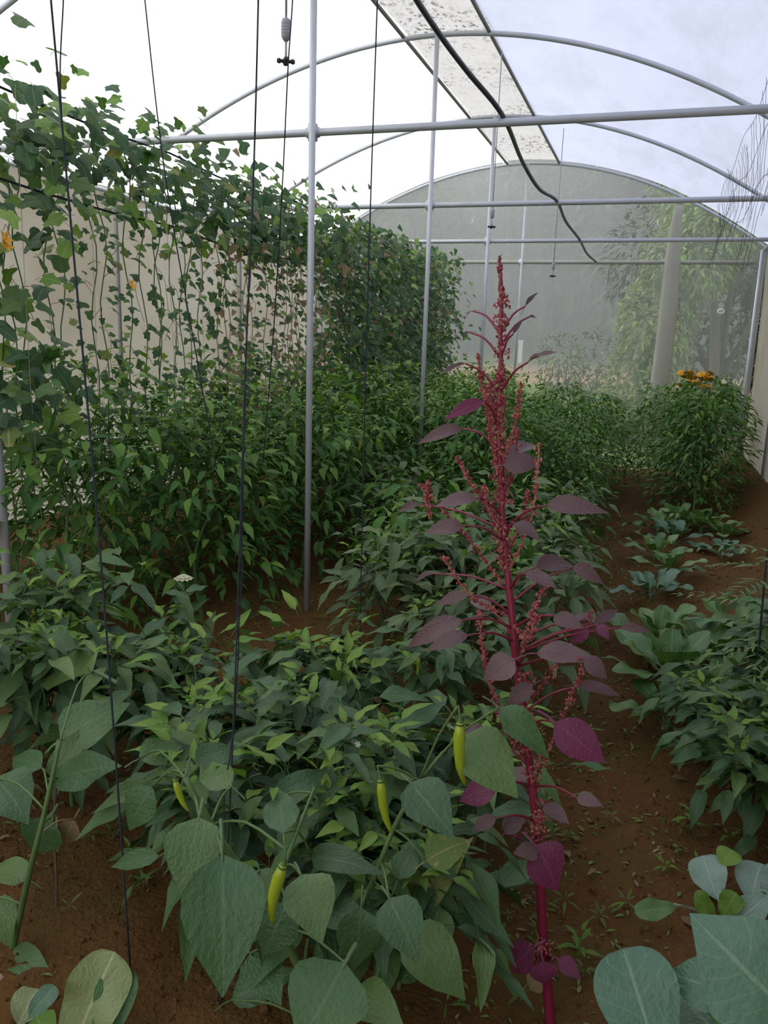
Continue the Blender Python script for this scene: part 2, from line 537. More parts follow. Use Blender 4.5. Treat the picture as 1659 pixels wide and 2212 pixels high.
# purlins along both edges of the ridge strip and the eaves
for k, x in enumerate((RL, RR)):
    b = MB()
    b.tube([(x, YBACK, arch_z(x)-0.005), (x, YEND, arch_z(x)-0.005)], 0.013, 8)
    b.build('trim_%d' % (k+1), M['rail'], kind='structure')
for k, x in enumerate((XL+0.03, XRW-0.03)):
    b = MB()
    b.tube([(x, YBACK, arch_z(x)-0.03), (x, YEND, arch_z(x)-0.03)], 0.018, 8)
    b.build('trim_%d' % (k+3), M['steel'], kind='structure')

# hoops, tie bars and centre posts
which = {-2: 'out behind the doorway end', -1: 'over the nearest bed', 0: 'nearest to the fogger with the grey weight',
         1: 'second along the tunnel past the fogger', 2: 'next to last before the netting', 3: 'framing the end netting'}
arch_lab = {-2: 'grey steel roof hoop at the tunnel entrance', -1: 'grey steel roof hoop over the first pepper bed',
            0: 'grey steel roof hoop carrying the thickest tie bar post', 1: 'grey steel roof hoop arching clear of the vines',
            2: 'thin grey steel roof hoop one bay before the end netting', 3: 'slim steel roof hoop around the top of the end netting'}
bar_lab = {-2: 'horizontal tie bar at the tunnel entrance', -1: 'horizontal tie bar the dark strings hang from',
           0: 'long horizontal steel tie bar running into the vine tops', 1: 'horizontal tie bar level with the top of the end netting',
           2: 'thin horizontal tie bar one bay before the end netting', 3: 'weathered horizontal rail across the end netting'}
post_lab = {0: 'thick upright centre post rising out of the pepper rows', 1: 'upright centre post beside the end of the vine row',
            2: 'thin upright centre post behind the red amaranth tip', 3: 'slim upright centre post against the end netting'}
for k in range(-2, 4):
    y = D0+S0*k
    if y < YBACK+0.1:
        continue
    yy = y if k < 3 else y-0.04
    b = MB()
    xs = lin(XL+0.02, XRW-0.02, 48)
    pts = [(XL+0.02, yy, -0.1)]+[(x, yy, arch_z(x)-0.015) for x in xs]+[(XRW-0.02, yy, -0.1)]
    b.tube(pts, 0.0165, 8)
    tag(b.build('roof_arch', M['steel']), arch_lab[k], 'arch')
    t = thing('tie_bar', bar_lab[k], 'tie bar', (XC, yy, ZB))
    b = MB(); b.tube([(XL+0.1-XC, 0, 0), (0, 0, 0), (XRW-0.1-XC, 0, 0)], 0.0175 if k < 3 else 0.02, 8)
    b.build('pipe', M['steel'] if k < 3 else M['rail_end'], t)
    if k >= 0:
        b = MB(); b.tube([(-0.03, 0, 0), (0.03, 0, 0)], 0.024, 8)
        b.tube([(0, 0, -0.035), (0, 0, 0.035)], 0.024, 8)
        b.build('clamp', M['steel'], t)
    if k in post_lab:
        b = MB(); b.tube([(0, 0, -0.1), (0, 0, arch_z(XC)-0.02)], 0.0165 if k < 3 else 0.013, 8)
        tag(b.build('support_post', M['steel'], M=Matrix.Translation((XC+0.012, yy-0.034, 0))), post_lab[k], 'post')
    for sx, lab in ((-1, 'left'), (1, 'right')):
        pass
# stub purlins sticking out past the ridge-strip edges at the end hoop are part of trim
b = MB(); b.tube([(0, 0, -0.1), (0, 0, 2.2)], 0.0185, 10)
pl = at(12, 1200, Y=2.45)
tag(b.build('trellis_post', M['steel'], M=Matrix.Translation((pl.x, pl.y, 0))), 'pale steel post at the near end of the vine trellis', 'post')
# corner post of the end wall and one wall post further in
b = MB(); b.tube([(0, 0, -0.1), (0, 0, 2.45)], 0.02, 8)
tag(b.build('corner_post', M['steel'], M=Matrix.Translation((XRW-0.06, YEND-0.12, 0))), 'grey corner post where end netting meets the right sheet', 'post')

# ------------------------------------------------------------------ leaf shapes
def leaf_arrays(kind, nl, nw, seed=0, L=1.0, ratio=0.5, fold=0.25, droop=0.35, wave=0.0, petiole=0.25, prad=0.012):
    rn = random.Random(seed)
    def width(t):
        if kind == 'pepper':
            return (t**0.75)*((1-t)**1.22)/0.268*0.5*0.66
        if kind == 'ama':
            return (t**0.8)*((1-t)**1.15)/0.265*0.5*0.66
        if kind == 'collard':
            return (t**0.8)*((1-t)**0.36)/0.48*0.5*0.84
        if kind == 'lance':
            return (t**0.7)*((1-t)**1.0)/0.31*0.5*0.62
        if kind == 'blade':
            return (t+0.1)**0.2*(1-t)**0.7*0.5
        return math.sin(PI*t)*0.5
    V = []; UV = []; F = []
    ph = rn.uniform(0, 6)
    curl = rn.uniform(-0.15, 0.15)
    for i in range(nl+1):
        t = i/nl if kind != 'collard' else 0.5-0.5*math.cos(PI*i/nl)
        # leave small widths at both ends
        tt = min(max(t, 0.0), 1.0)
        w = width(tt)*ratio*2 if 0 < tt < 1 else 0.004
        yl = t*(1-0.12*droop)
        zc = -droop*t*t*0.5
        xc = curl*t*t*0.25
        for j in range(nw+1):
            s = j/nw*2-1
            zz = zc+abs(s)*w*0.5*fold*(1.0-0.4*t)+wave*w*0.5*math.sin(t*11+ph+s*1.5)*abs(s)
            V.append((xc+s*w*0.5, yl, zz))
            UV.append((0.5+0.5*s*0.98, t))
    for i in range(nl):
        for j in range(nw):
            a = i*(nw+1)+j
            F.append((a, a+1, a+nw+2, a+nw+1))
    if petiole > 0:
        b = MB()
        b.tube([(0, -petiole, -petiole*0.2), (0, -petiole*0.4, 0.015), (0, 0.06, 0)], [prad, prad*0.8, prad*0.6], 3, cap=False)
        n = len(V)
        V += b.v; UV += [(0.5, 0.5)]*len(b.v)
        F += [tuple(i+n for i in q) for q in b.f]
    return V, F, UV

def vine_arrays(n_out, seed=0, lobes=3, petiole=0.4):
    rn = random.Random(seed)
    V = [(0, 0.12, 0)]; UV = [(0.5, 0.1)]
    k = n_out
    ring1 = []; ring2 = []
    for i in range(k):
        q = -PI/2+2*PI*(i+0.5)/k           # starts at the sinus at the base
        a = (q-PI/2)
        r = 0.40*(1+0.34*math.cos(lobes*a)*(0.7+0.3*math.cos(a)))+0.20*max(0, math.cos(a))**2-0.16*max(0, -math.cos(a))**6
        r *= rn.uniform(0.93, 1.07)
        x, y = r*math.cos(q), 0.30+r*math.sin(q)
        z = -0.55*(x*x+(y-0.12)**2)*0.6+0.10*abs(x)
        ring1.append(((x*0.5), 0.12+(y-0.12)*0.5, z*0.3+0.02)); ring2.append((x, y, z))
    V += ring1+ring2
    UV += [(0.5+p[0]*0.7, p[1]*0.8) for p in ring1+ring2]
    F = []
    for i in range(k):
        j = (i+1) % k
        F.append((0, 1+i, 1+j)); F.append((1+i, 1+k+i, 1+k+j, 1+j))
    if petiole:
        b = MB()
        b.tube([(0, -petiole, -petiole*0.3), (0, -petiole*0.3, 0.0), (0, 0.13, 0.0)], 0.014, 3, cap=False)
        n = len(V); V += b.v; UV += [(0.5, 0.1)]*len(b.v)
        F += [tuple(i+n for i in q) for q in b.f]
    return V, F, UV

def arr_mesh(name, arr, mat):
    b = MB(); b.add(arr[0], arr[1], 0, arr[2])
    return b.mesh(name, mat)

LEAF = {}     # (kind, material) -> list of shared meshes (unit length)
def leafset(kind, mat):
    key = (kind, mat)
    if key in LEAF:
        return LEAF[key]
    out = []
    for s in range(6):
        rn = random.Random(s*7+len(kind))
        if kind == 'pepper':
            a = leaf_arrays('pepper', 7, 4, s, ratio=rn.uniform(0.44, 0.56), fold=rn.uniform(0.1, 0.5), droop=rn.uniform(0.1, 0.9), wave=rn.uniform(0.12, 0.32), petiole=0.3)
        elif kind == 'ama':
            a = leaf_arrays('ama', 8, 4, s, ratio=rn.uniform(0.36, 0.46), fold=rn.uniform(0.2, 0.7), droop=rn.uniform(0.3, 1.1), wave=rn.uniform(0.05, 0.2), petiole=0.35)
        elif kind == 'collard':
            a = leaf_arrays('collard', 14, 6, s, ratio=rn.uniform(0.52, 0.62), fold=rn.uniform(0.15, 0.4), droop=rn.uniform(0.2, 0.6), wave=rn.uniform(0.2, 0.35), petiole=0.35, prad=0.02)
        elif kind == 'lance':
            a = leaf_arrays('lance', 5, 2, s, ratio=rn.uniform(0.22, 0.30), fold=0.3, droop=rn.uniform(0.2, 0.8), petiole=0.1)
        elif kind == 'blade':
            a = leaf_arrays('blade', 5, 2, s, ratio=0.06, fold=0.4, droop=rn.uniform(0.3, 1.2), petiole=0)
        elif kind == 'vine':
            a = vine_arrays(18, s, 3 if s % 2 else 5)
        out.append(arr_mesh('%s_leaf_%s' % (kind, mat), a, M[mat]))
    LEAF[key] = out
    return out

LOW = {}
def lowset(kind):
    if kind in LOW:
        return LOW[kind]
    out = []
    for s in range(4):
        rn = random.Random(s+31)
        if kind == 'vine':
            a = vine_arrays(9, s, 3, 0)
        elif kind == 'lance':
            a = leaf_arrays('lance', 3, 2, s, ratio=0.28, fold=0.3, droop=rn.uniform(0.2, 0.8), petiole=0)
        else:
            a = leaf_arrays('pepper', 4, 2, s, ratio=rn.uniform(0.46, 0.56), fold=rn.uniform(0.2, 0.5), droop=rn.uniform(0.2, 0.9), petiole=0)
        V = np.array(a[0]); UV = np.array(a[2])
        F = np.array([q if len(q) == 4 else (*q, q[2]) for q in a[1]])
        out.append((V, F, UV, [len(q) for q in a[1]]))
    LOW[kind] = out
    return out

def join_leaves(name, lkind, items, mats, parent, **kw):
    """items: list of (Matrix, material index) -> one mesh of many small leaves"""
    protos = lowset(lkind)
    Vs = []; loops = []; starts = []; totals = []; UVs = []; mi = []
    nv = 0; nl = 0
    for q, (Mx, m) in enumerate(items):
        V, F, UV, cnt = protos[q % len(protos)]
        A = np.array(Mx)
        Vs.append(V @ A[:3, :3].T + A[:3, 3])
        for row, c in zip(F, cnt):
            loops.append(row[:c]+nv)
            starts.append(nl); totals.append(c); nl += c
            mi.append(m)
        UVs.append(UV)
        nv += len(V)
    Vs = np.concatenate(Vs).astype(np.float32); loops = np.concatenate(loops).astype(np.int32); UVs = np.concatenate(UVs)
    me = bpy.data.meshes.new(name)
    me.vertices.add(nv); me.vertices.foreach_set('co', Vs.ravel())
    me.loops.add(nl); me.loops.foreach_set('vertex_index', loops)
    me.polygons.add(len(starts)); me.polygons.foreach_set('loop_start', starts)
    for m in mats:
        me.materials.append(m)
    me.polygons.foreach_set('material_index', mi)
    me.polygons.foreach_set('use_smooth', [True]*len(starts))
    lay = me.uv_layers.new(name='UVMap')
    lay.data.foreach_set('uv', UVs[loops].astype(np.float32).ravel())
    me.update(calc_edges=True)
    me.validate()
    return new_obj(name, me, parent, **kw)

def put_leaf(parent, kind, mat, Mx, idx, name='leaf'):
    s = leafset(kind, mat)
    return new_obj(name, s[idx % len(s)], parent, Mx)

# ------------------------------------------------------------------ plants
def chili_mesh():
    b = MB()
    pts = [(0, 0, 0), (0.004, 0, -0.2), (0.02, 0, -0.45), (0.06, 0, -0.7), (0.14, 0, -0.9), (0.2, 0, -1.0)]
    b.tube(pts, [0.07, 0.115, 0.11, 0.085, 0.05, 0.012], 8)
    c = MB()
    c.tube([(0, 0, -0.04), (0, 0, 0.02), (-0.02, 0, 0.12), (-0.06, 0, 0.25)], [0.09, 0.05, 0.022, 0.022], 8)
    return b.mesh('chili', M['chili']), c.mesh('stalk', M['stem'])
CHILI, CSTALK = chili_mesh()
def add_chili(root, Mx):
    o = new_obj('chili', CHILI, root, Mx)
    new_obj('stalk', CSTALK, o)
    return o
def blossom_mesh(mat, n=6, cup=0.25):
    b = MB()
    for k in range(n):
        q = 2*PI*k/n
        c, s = math.cos(q), math.sin(q)
        P = [(0, 0, 0), (0.45, -0.28, cup*0.5), (1, 0, cup), (0.45, 0.28, cup*0.5)]
        b.add([(x*c-y*s, x*s+y*c, z) for x, y, z in P], [(0, 1, 2, 3)])
    b.lathe([(0.0, 0.02), (0.16, 0.05), (0.12, 0.16), (0, 0.2)], 6, mi=1)
    return b.mesh('blossom', [mat, M['petal_yellow']])
BLOSSOM = blossom_mesh(M['petal_white'])

def pepper_shape(seed, H, R, L, levels=3, density=1.0, young=0.25, droopy=0.0, fill=0, rad=0.3, low=0.15):
    """a forked pepper plant: tubes for the wood, matrices for the leaves"""
    rn = random.Random(seed)
    tubes = []; leaves = []; tips = []
    up = Vector((0, 0, 1))
    def leaf(p, az, scale, isyoung):
        pitch = rn.uniform(-0.6, 0.35)-droopy
        if isyoung:
            pitch = rn.uniform(0.0, 0.9)
        d = Vector((math.cos(az)*math.cos(pitch), math.sin(az)*math.cos(pitch), math.sin(pitch)))
        n = up+Vector((rn.uniform(-.45, .45), rn.uniform(-.45, .45), 0))
        l = L*scale
        base = p+d*l*0.3
        leaves.append((frame(base, d, n) @ Matrix.Scale(l, 4), 1 if isyoung else 0))
    def branch(p, d, ln, rad, lev):
        pts = [p.copy()]
        q = p.copy(); dd = d.copy()
        seg = 3
        for i in range(seg):
            dd = (dd+Vector((rn.uniform(-.25, .25), rn.uniform(-.25, .25), 0.12))).normalized()
            q = q+dd*ln/seg
            pts.append(q.copy())
            if lev >= 1 and rn.random() < density*(0.55+0.25*lev):
                leaf(q, rn.uniform(0, 2*PI), rn.uniform(0.6, 1.1), False)
        tubes.append((pts, [rad*(1-0.4*i/seg) for i in range(seg+1)]))
        if lev < levels:
            k = 2 if (lev > 0 or rn.random() < 0.5) else 3
            a0 = rn.uniform(0, 2*PI)
            for j in range(k):
                az = a0+2*PI*j/k+rn.uniform(-.5, .5)
                tilt = rn.uniform(0.45, 0.8)*R/0.35*0.8
                nd = (dd+Vector((math.cos(az), math.sin(az), 0))*tilt).normalized()
                branch(q, nd, ln*rn.uniform(0.7, 0.95), rad*0.62, lev+1)
        else:
            tips.append(q.copy())
            a0 = rn.uniform(0, 2*PI)
            for j in range(int(round(rn.uniform(4, 6)*density))):
                leaf(q+Vector((0, 0, -0.01*j)), a0+j*2.4+rn.uniform(-.3, .3), rn.uniform(0.55, 1.0), False)
            if rn.random() < young*2:
                for j in range(4):
                    leaf(q+Vector((0, 0, 0.015)), a0+j*1.57, rn.uniform(0.28, 0.5), True)
    tot = 1+0.82*levels
    branch(Vector((0, 0, -0.03)), Vector((rn.uniform(-.1, .1), rn.uniform(-.1, .1), 1)).normalized(), H/tot*0.98, 0.009*H/0.7, 0)
    for _ in range(fill):
        u = rn.random()
        z = H*(low+(1.02-low)*rn.random()**0.8)
        rr = rad*math.sqrt(rn.uniform(0.15, 1))*(1.0 if z < 0.75*H else 1-0.55*(z-0.75*H)/(0.27*H))
        a = rn.uniform(0, 2*PI)
        young_lit = z > 0.78*H and rn.random() < young  # young growth, and bright top light put into leaf colour
        leaf(Vector((rr*math.cos(a), rr*math.sin(a), z)), a+rn.uniform(-.9, .9), rn.uniform(0.35, 0.6) if young_lit else rn.uniform(0.65, 1.1), young_lit)
    return tubes, leaves, tips

def stem_of(tubes, sides=5):
    b = MB()
    for pts, rad in tubes:
        b.tube(pts, rad, sides, cap=False)
    return b

SHAPES = {}
def get_shape(kind, v):
    key = (kind, v)
    if key not in SHAPES:
        if kind == 'tall':
            s = pepper_shape(100+v, 1.20, 0.34, 0.12, 3, 0.9, 0.75, fill=400, rad=0.36, low=0.04)  # large young share also paints the tops as brightly lit
        elif kind == 'mid':
            s = pepper_shape(200+v, 0.64, 0.36, 0.14, 3, 0.95, 0.35, fill=55, rad=0.26)
        elif kind == 'front':
            s = pepper_shape(300+v, 0.60, 0.42, 0.195, 3, 0.85, 0.5, -0.05, fill=46, rad=0.27, low=0.3)
        elif kind == 'low':
            s = pepper_shape(400+v, 0.42, 0.45, 0.14, 3, 0.8, 0.3, fill=30, rad=0.22, low=0.2)
        elif kind == 'bushy':
            s = pepper_shape(500+v, 1.05, 0.40, 0.095, 3, 0.9, 0.3, fill=680, rad=0.37, low=0.06)
        SHAPES[key] = (stem_of(s[0]), s[1], s[2])
    return SHAPES[key]
STEM_MESH = {}
rng = random.Random(11)

def pepper_plant(kind, v, x, y, label, group, mats=('pepper', 'young'), single=True, scale=1.0, chilies=0, flowers=0, name='pepper_plant', cat='pepper plant', stem='stem', rot=None):
    sb, leaves, tips = get_shape(kind, v)
    t = thing(name, label, cat, (x, y, gz(x, y)), rng.uniform(0, 2*PI) if rot is None else rot, group, scale)
    key = (kind, v, stem)
    if key not in STEM_MESH:
        STEM_MESH[key] = sb.mesh('stem', M[stem])
    new_obj('stem', STEM_MESH[key], t)
    if single:
        for i, (Mx, m) in enumerate(leaves[::-1][:290]):
            put_leaf(t, 'pepper', mats[m], Mx, i)
        if len(leaves) > 290:
            join_leaves('foliage', 'pepper', leaves[::-1][290:], [M[mats[0]], M[mats[1]]], t, kind='stuff')
    else:
        fk = ('F', kind, v, mats)
        if fk in STEM_MESH:
            new_obj('foliage', STEM_MESH[fk], t, kind='stuff')
        else:
            o = join_leaves('foliage', 'pepper', leaves, [M[mats[0]], M[mats[1]]], t, kind='stuff')
            STEM_MESH[fk] = o.data
    for c in range(chilies):
        p = rng.choice(tips)+Vector((rng.uniform(-.04, .04), rng.uniform(-.04, .04), -0.05))
        s = rng.uniform(0.055, 0.085)
        add_chili(t, Matrix.Translation(p) @ Matrix.Rotation(rng.uniform(0, 6), 4, 'Z') @ Matrix.Rotation(rng.uniform(-.25, .25), 4, 'X') @ Matrix.Scale(s, 4))
    for c in range(flowers):
        p = rng.choice(tips)+Vector((rng.uniform(-.03, .03), rng.uniform(-.03, .03), rng.uniform(-.03, .02)))
        new_obj('blossom', BLOSSOM, t, Matrix.Translation(p) @ Matrix.Rotation(rng.uniform(0, 6), 4, 'Z') @ Matrix.Rotation(rng.uniform(0.3, 2), 4, 'X') @ Matrix.Scale(rng.uniform(.009, .013), 4))
    return t

# --- dense tall rows at the foot of the vines
y = 2.75; i = 0
while y < 9.2:
    single = y < 4.0
    pepper_plant('tall', i % 5, -2.42+rng.uniform(-.08, .08), y, 'tall dense pepper plant at the foot of the climbing vines', 'tall peppers along the vine trellis',
                 ('tall', 'young'), single, rng.uniform(0.92, 1.06), chilies=2 if y < 4.2 else 0)
    y += 0.40; i += 1
y = 3.1
while y < 9.2:
    pepper_plant('tall', (i+3) % 5, -3.0+rng.uniform(-.08, .08), y, 'pepper plant half hidden behind the vine trellis', 'peppers behind the vine trellis', ('tall', 'young'), False, rng.uniform(0.78, 0.9))
    y += 0.5; i += 1
y = 3.3
while y < 9.2:
    pepper_plant('tall', (i+2) % 5, -2.0+0.05*(y-3)+rng.uniform(-.08, .08), y, 'tall dense pepper plant one row out from the vines', 'tall peppers in the second row',
                 ('tall', 'young'), y < 4.3, rng.uniform(0.84, 1.0), chilies=2 if y < 4.4 else 0)
    y += 0.42; i += 1
y = 5.6
while y < 9.2:
    pepper_plant('tall', (i+1) % 5, -1.40+rng.uniform(-.1, .1), y, 'tall pepper plant along the line of centre posts', 'tall peppers by the centre posts',
                 ('tall', 'young'), False, rng.uniform(0.82, 0.95))
    y += 0.45; i += 1
y = 5.2
while y < 9.2:
    pepper_plant('bushy', i % 3, -0.92+rng.uniform(-.1, .1), y, 'bushy green plant midway between centre posts and path', 'bushy plants left of the path',
                 ('tall', 'young'), False, rng.uniform(0.80, 0.98))
    y += 0.5; i += 1
y = 5.7
while y < 9.0:
    pepper_plant('bushy', (i+1) % 3, -0.52+rng.uniform(-.06, .06), y, 'bushy green plant edging the soil path', 'bushy plants at the path edge',
                 ('tall', 'young'), False, rng.uniform(0.72, 0.88))
    y += 0.55; i += 1

# --- middle bed, looser and paler
spots = [(-1.25, 4.75), (-0.85, 4.55), (-1.55, 4.35), (-1.1, 4.1), (-0.65, 4.0), (-0.85, 3.55), (-0.5, 3.35), (-0.95, 3.05), (-0.6, 2.85), (-0.42, 4.6), (-0.40, 3.8), (-0.42, 5.1), (-0.80, 5.0), (-1.5, 4.9), (-1.7, 5.2), (-0.98, 3.42), (-1.2, 3.62), (-0.72, 3.2), (-1.3, 4.35), (-0.38, 2.9)]
for k, (x, yy) in enumerate(spots):
    pepper_plant('mid', k % 4, x, yy, 'loose pale-leaved pepper plant in the middle bed' if k % 3 else 'fresh green pepper plant among pale ones in the middle bed',
                 'pale peppers in the middle bed' if k % 3 else 'fresh green peppers in the middle bed', ('pale', 'young') if k % 3 else ('tall', 'young'),
                 True, rng.uniform(0.85, 1.08), chilies=1, flowers=1, stem='woody')

# --- front bed, big dark leaves
spots = [(-1.62, 2.15), (-1.28, 2.05), (-0.93, 2.15), (-1.5, 1.72), (-1.12, 1.78), (-0.78, 1.88), (-0.50, 2.20), (-0.62, 1.62), (-0.32, 1.95), (-1.9, 2.1), (-1.75, 1.85)]
for k, (x, yy) in enumerate(spots):
    pepper_plant('front' if k % 3 else 'mid', k % 4, x, yy, ('broad-leaved pepper plant in the front bed between the dark strings' if k % 3 else 'smaller-leaved pepper plant in the front bed between the dark strings') if x < -0.7 else 'pepper plant in the front bed pressed against the red amaranth',
                 ('broad peppers in the front bed' if k % 3 else 'smaller-leaved peppers in the front bed') if x < -0.7 else 'peppers against the amaranth',
                 ('pepper', 'young'), True, rng.uniform(0.88, 1.05) if x < -1.4 else rng.uniform(0.74, 0.86), chilies=1, flowers=2)
for k, (x, yy, sc) in enumerate([(-0.62, 1.42, 0.8), (-0.40, 1.42, 0.75), (-0.88, 1.5, 0.8)]):
    pepper_plant('front', (k+1) % 4, x, yy, 'low broad-leaved pepper plant crowding behind the largest drooping leaf', 'low peppers behind the drooping leaf', ('pepper', 'young'), True, sc, flowers=1)
# --- right-hand bed
for k, (x, yy, s) in enumerate([(0.40, 2.35, 1.0), (0.66, 2.2, 0.95), (0.62, 2.75, 1.05), (0.30, 2.72, 0.9), (0.66, 2.55, .9), (0.55, 3.15, 1.1), (0.66, 3.45, 1.0), (0.5, 2.5, .9)]):
    pepper_plant('low', k % 3, x, yy, 'low dark-leaved pepper plant right of the path', 'low peppers right of the path', ('pepper', 'young'), True, s, chilies=1 if k in (0, 3) else 0, flowers=1)
for k, (x, yy, s) in enumerate([(0.42, 6.9, 0.95), (0.50, 7.4, 1.0), (0.25, 7.5, 0.9), (0.22, 8.3, 0.95), (0.5, 8.9, 1.05), (0.1, 9.0, .95), (-0.2, 9.2, .7)]):
    pepper_plant('bushy', k % 3, x, yy, 'dense rounded dark bush by the right sheet', 'bushes by the right sheet', ('tall', 'young'), False, s, name='leafy_bush', cat='bush')

# ------------------------------------------------------------------ hand-placed leaves of the near plants
def px_leaf(root, kind, mat, b, tp, w, Y, Y2=None, nrm=None, idx=0, name='leaf'):
    """leaf from pixel b (blade base) to pixel tp (tip), w pixels wide, at depth Y"""
    P = at(b[0], b[1], Y=Y); Q = at(tp[0], tp[1], Y=Y2 if Y2 is not None else Y)
    d = Q-P
    Lw = d.length
    dist = ((P+Q)/2-CAM).length
    Ww = w/FPX*dist*0.9
    tocam = (CAM-(P+Q)/2).normalized()
    n = Vector(nrm) if nrm is not None else tocam*0.9+Vector((0, 0, 0.5))
    s = leafset(kind, mat)
    me = s[idx % len(s)]
    xs = [v.co.x for v in me.vertices]
    w0 = max(xs)-min(xs)
    Mx = frame(P, d, n) @ Matrix.Diagonal((Ww/w0, Lw, Lw, 1))
    return new_obj(name, me, root, Matrix.Translation(-root.location) @ Mx)

def px_chili(root, a, b_, Y, fat=1.0):
    P = at(a[0], a[1], Y=Y); Q = at(b_[0], b_[1], Y=Y)
    d = (P-Q)
    Mx = frame(P, d.orthogonal(), d)
    z = d.normalized(); x = RGT - z*RGT.dot(z); x.normalize()
    yv = z.cross(x)
    R = Matrix((x, yv, z)).transposed().to_4x4()
    R.translation = P
    return add_chili(root, Matrix.Translation(-root.location) @ R @ Matrix.Diagonal((d.length*fat, d.length*fat, d.length, 1)))

def px_stem(root, pts, rad, mat, name='stem', sides=6, n=16):
    P = [at(x, y_, Y=Y)-root.location for x, y_, Y in pts]
    P = smooth_path(P, n)
    r = rad if hasattr(rad, '__len__') else (rad, rad)
    STEMPTS.setdefault(root.name, []).extend(P)
    b = MB(); b.tube(P, [r[0]+(r[1]-r[0])*i/n for i in range(n+1)], sides)
    return b.build(name, M[mat], root)

STEMPTS = {}
def attach(root, o, P, rad=0.0024, mat='stem'):
    """a leaf or fruit stalk from point P (relative to root) to the nearest stem"""
    S = min(STEMPTS[root.name], key=lambda q: (q-P-Vector((0, 0, 0.02))).length)
    mid = (S+P)/2+Vector((0, 0, 0.10*(S-P).length))
    b = MB(); b.tube(smooth_path([S, mid, P], 6), rad, 5)
    inv = o.matrix_basis.inverted()
    b.v = [tuple(inv @ Vector(q)) for q in b.v]
    b.build('petiole', M[mat], o)

# big pepper plant with the huge hanging leaf
base = Vector((-0.53, 1.18, 0)); base.z = gz(base.x, base.y)
G = thing('pepper_plant', 'pepper plant with the largest drooping leaf and a curled hanging chili', 'pepper plant', base)
px_stem(G, [(690, 2290, 1.18), (660, 2120, 1.16), (570, 1960, 1.12), (455, 1780, 1.1), (400, 1680, 1.1)], (0.010, 0.005), 'stem')
px_stem(G, [(660, 2120, 1.16), (720, 2080, 1.2), (790, 1940, 1.26), (850, 1790, 1.32), (905, 1690, 1.36)], (0.008, 0.004), 'stem', 'branch')
px_stem(G, [(570, 1960, 1.12), (610, 1880, 1.16), (640, 1800, 1.22), (680, 1700, 1.3)], (0.006, 0.003), 'stem', 'branch')
for k, a in enumerate([
    ((480, 1845), (492, 2158), 178, 1.00, 0.86), ((430, 1765), (400, 1928), 125, 1.05, 0.95), ((650, 1890), (705, 2012), 118, 1.10, 1.02),
    ((840, 1940), (905, 2058), 105, 1.16, 1.08), ((880, 2000), (1012, 2160), 120, 1.22, 1.15), ((745, 2080), (650, 2260), 175, 1.05, 0.92),
    ((885, 1690), (982, 1790), 112, 1.30, 1.22), ((1000, 1590), (1128, 1695), 135, 1.42, 1.34), ((1078, 1528), (1205, 1625), 72, 1.40, 1.36),
    ((672, 1850), (795, 1850), 66, 1.25, 1.20), ((590, 1735), (720, 1640), 70, 1.32, 1.42), ((612, 1800), (600, 1690), 80, 1.2, 1.32),
    ((345, 1850), (218, 1866), 44, 1.15, 1.12), ((620, 1950), (560, 2090), 100, 1.12, 1.06), ((780, 1960), (770, 2120), 95, 1.18, 1.12),
    ((860, 1900), (900, 1800), 60, 1.3, 1.38), ((330, 1700), (250, 1800), 80, 1.2, 1.14), ((500, 1700), (420, 1640), 70, 1.25, 1.32),
    ((760, 2140), (860, 2190), 90, 1.14, 1.05), ((560, 1880), (590, 1960), 70, 1.15, 1.1), ((480, 1880), (365, 1965), 80, 1.1, 1.05),
    ((930, 2080), (800, 2075), 80, 1.26, 1.24), ((690, 1960), (790, 1985), 80, 1.2, 1.15), ((540, 2060), (610, 2160), 90, 1.15, 1.08),
    ((500, 2160), (640, 2080), 70, 1.2, 1.24), ((420, 1650), (520, 1590), 66, 1.3, 1.4), ((300, 1640), (400, 1590), 66, 1.32, 1.4)]):
    lf = px_leaf(G, 'pepper', 'pepper', a[0], a[1], a[2], a[3], a[4], idx=k)
    attach(G, lf, lf.matrix_basis.translation)
for k, a in enumerate([((920, 1860), (1005, 1800), 80, 1.3, 1.32), ((870, 1985), (990, 1810), 90, 1.33, 1.36)]):
    lf = px_leaf(G, 'pepper', 'yellowing', a[0], a[1], a[2], a[3], a[4], idx=k+2)
    attach(G, lf, lf.matrix_basis.translation)
for a in (((612, 1868), (566, 1990), 0.98, 0.75), ((822, 1684), (830, 1802), 1.3, 0.7), ((378, 1684), (396, 1756), 1.14, 0.85), ((994, 1560), (984, 1696), 1.36, 0.75)):
    ch = px_chili(G, *a)
    attach(G, ch, ch.matrix_basis @ Vector((-0.06, 0, 0.25)))

# pepper at the left edge, with the withered leaf
base = at(40, 2080, Z=0.0); base.z = gz(base.x, base.y)
G2 = thing('pepper_plant', 'pepper plant with one withered brown leaf hanging over bare soil', 'pepper plant', base)
px_stem(G2, [(15, 2110, base.y), (60, 1900, base.y-0.02), (95, 1760, base.y), (130, 1600, base.y+0.05)], (0.008, 0.004), 'stem')
for k, a in enumerate([((108, 1768), (60, 1868), 92, 1.3, 1.26), ((-10, 1680), (62, 1745), 110, 1.3, 1.25), ((-20, 1940), (22, 2030), 70, 1.2, 1.15),
                       ((115, 1690), (190, 1560), 70, 1.4, 1.45), ((120, 1680), (250, 1640), 90, 1.36, 1.34), ((90, 1660), (10, 1620), 60, 1.4, 1.42),
                       ((130, 1600), (260, 1500), 110, 1.45, 1.52), ((60, 1900), (-30, 1850), 60, 1.3, 1.3), ((20, 2060), (90, 2080), 60, 1.2, 1.15), ((200, 1450), (55, 1400), 130, 1.65, 1.7)]):
    lf = px_leaf(G2, 'pepper', 'pepper', a[0], a[1], a[2], a[3], a[4], idx=k+1)
    attach(G2, lf, lf.matrix_basis.translation)
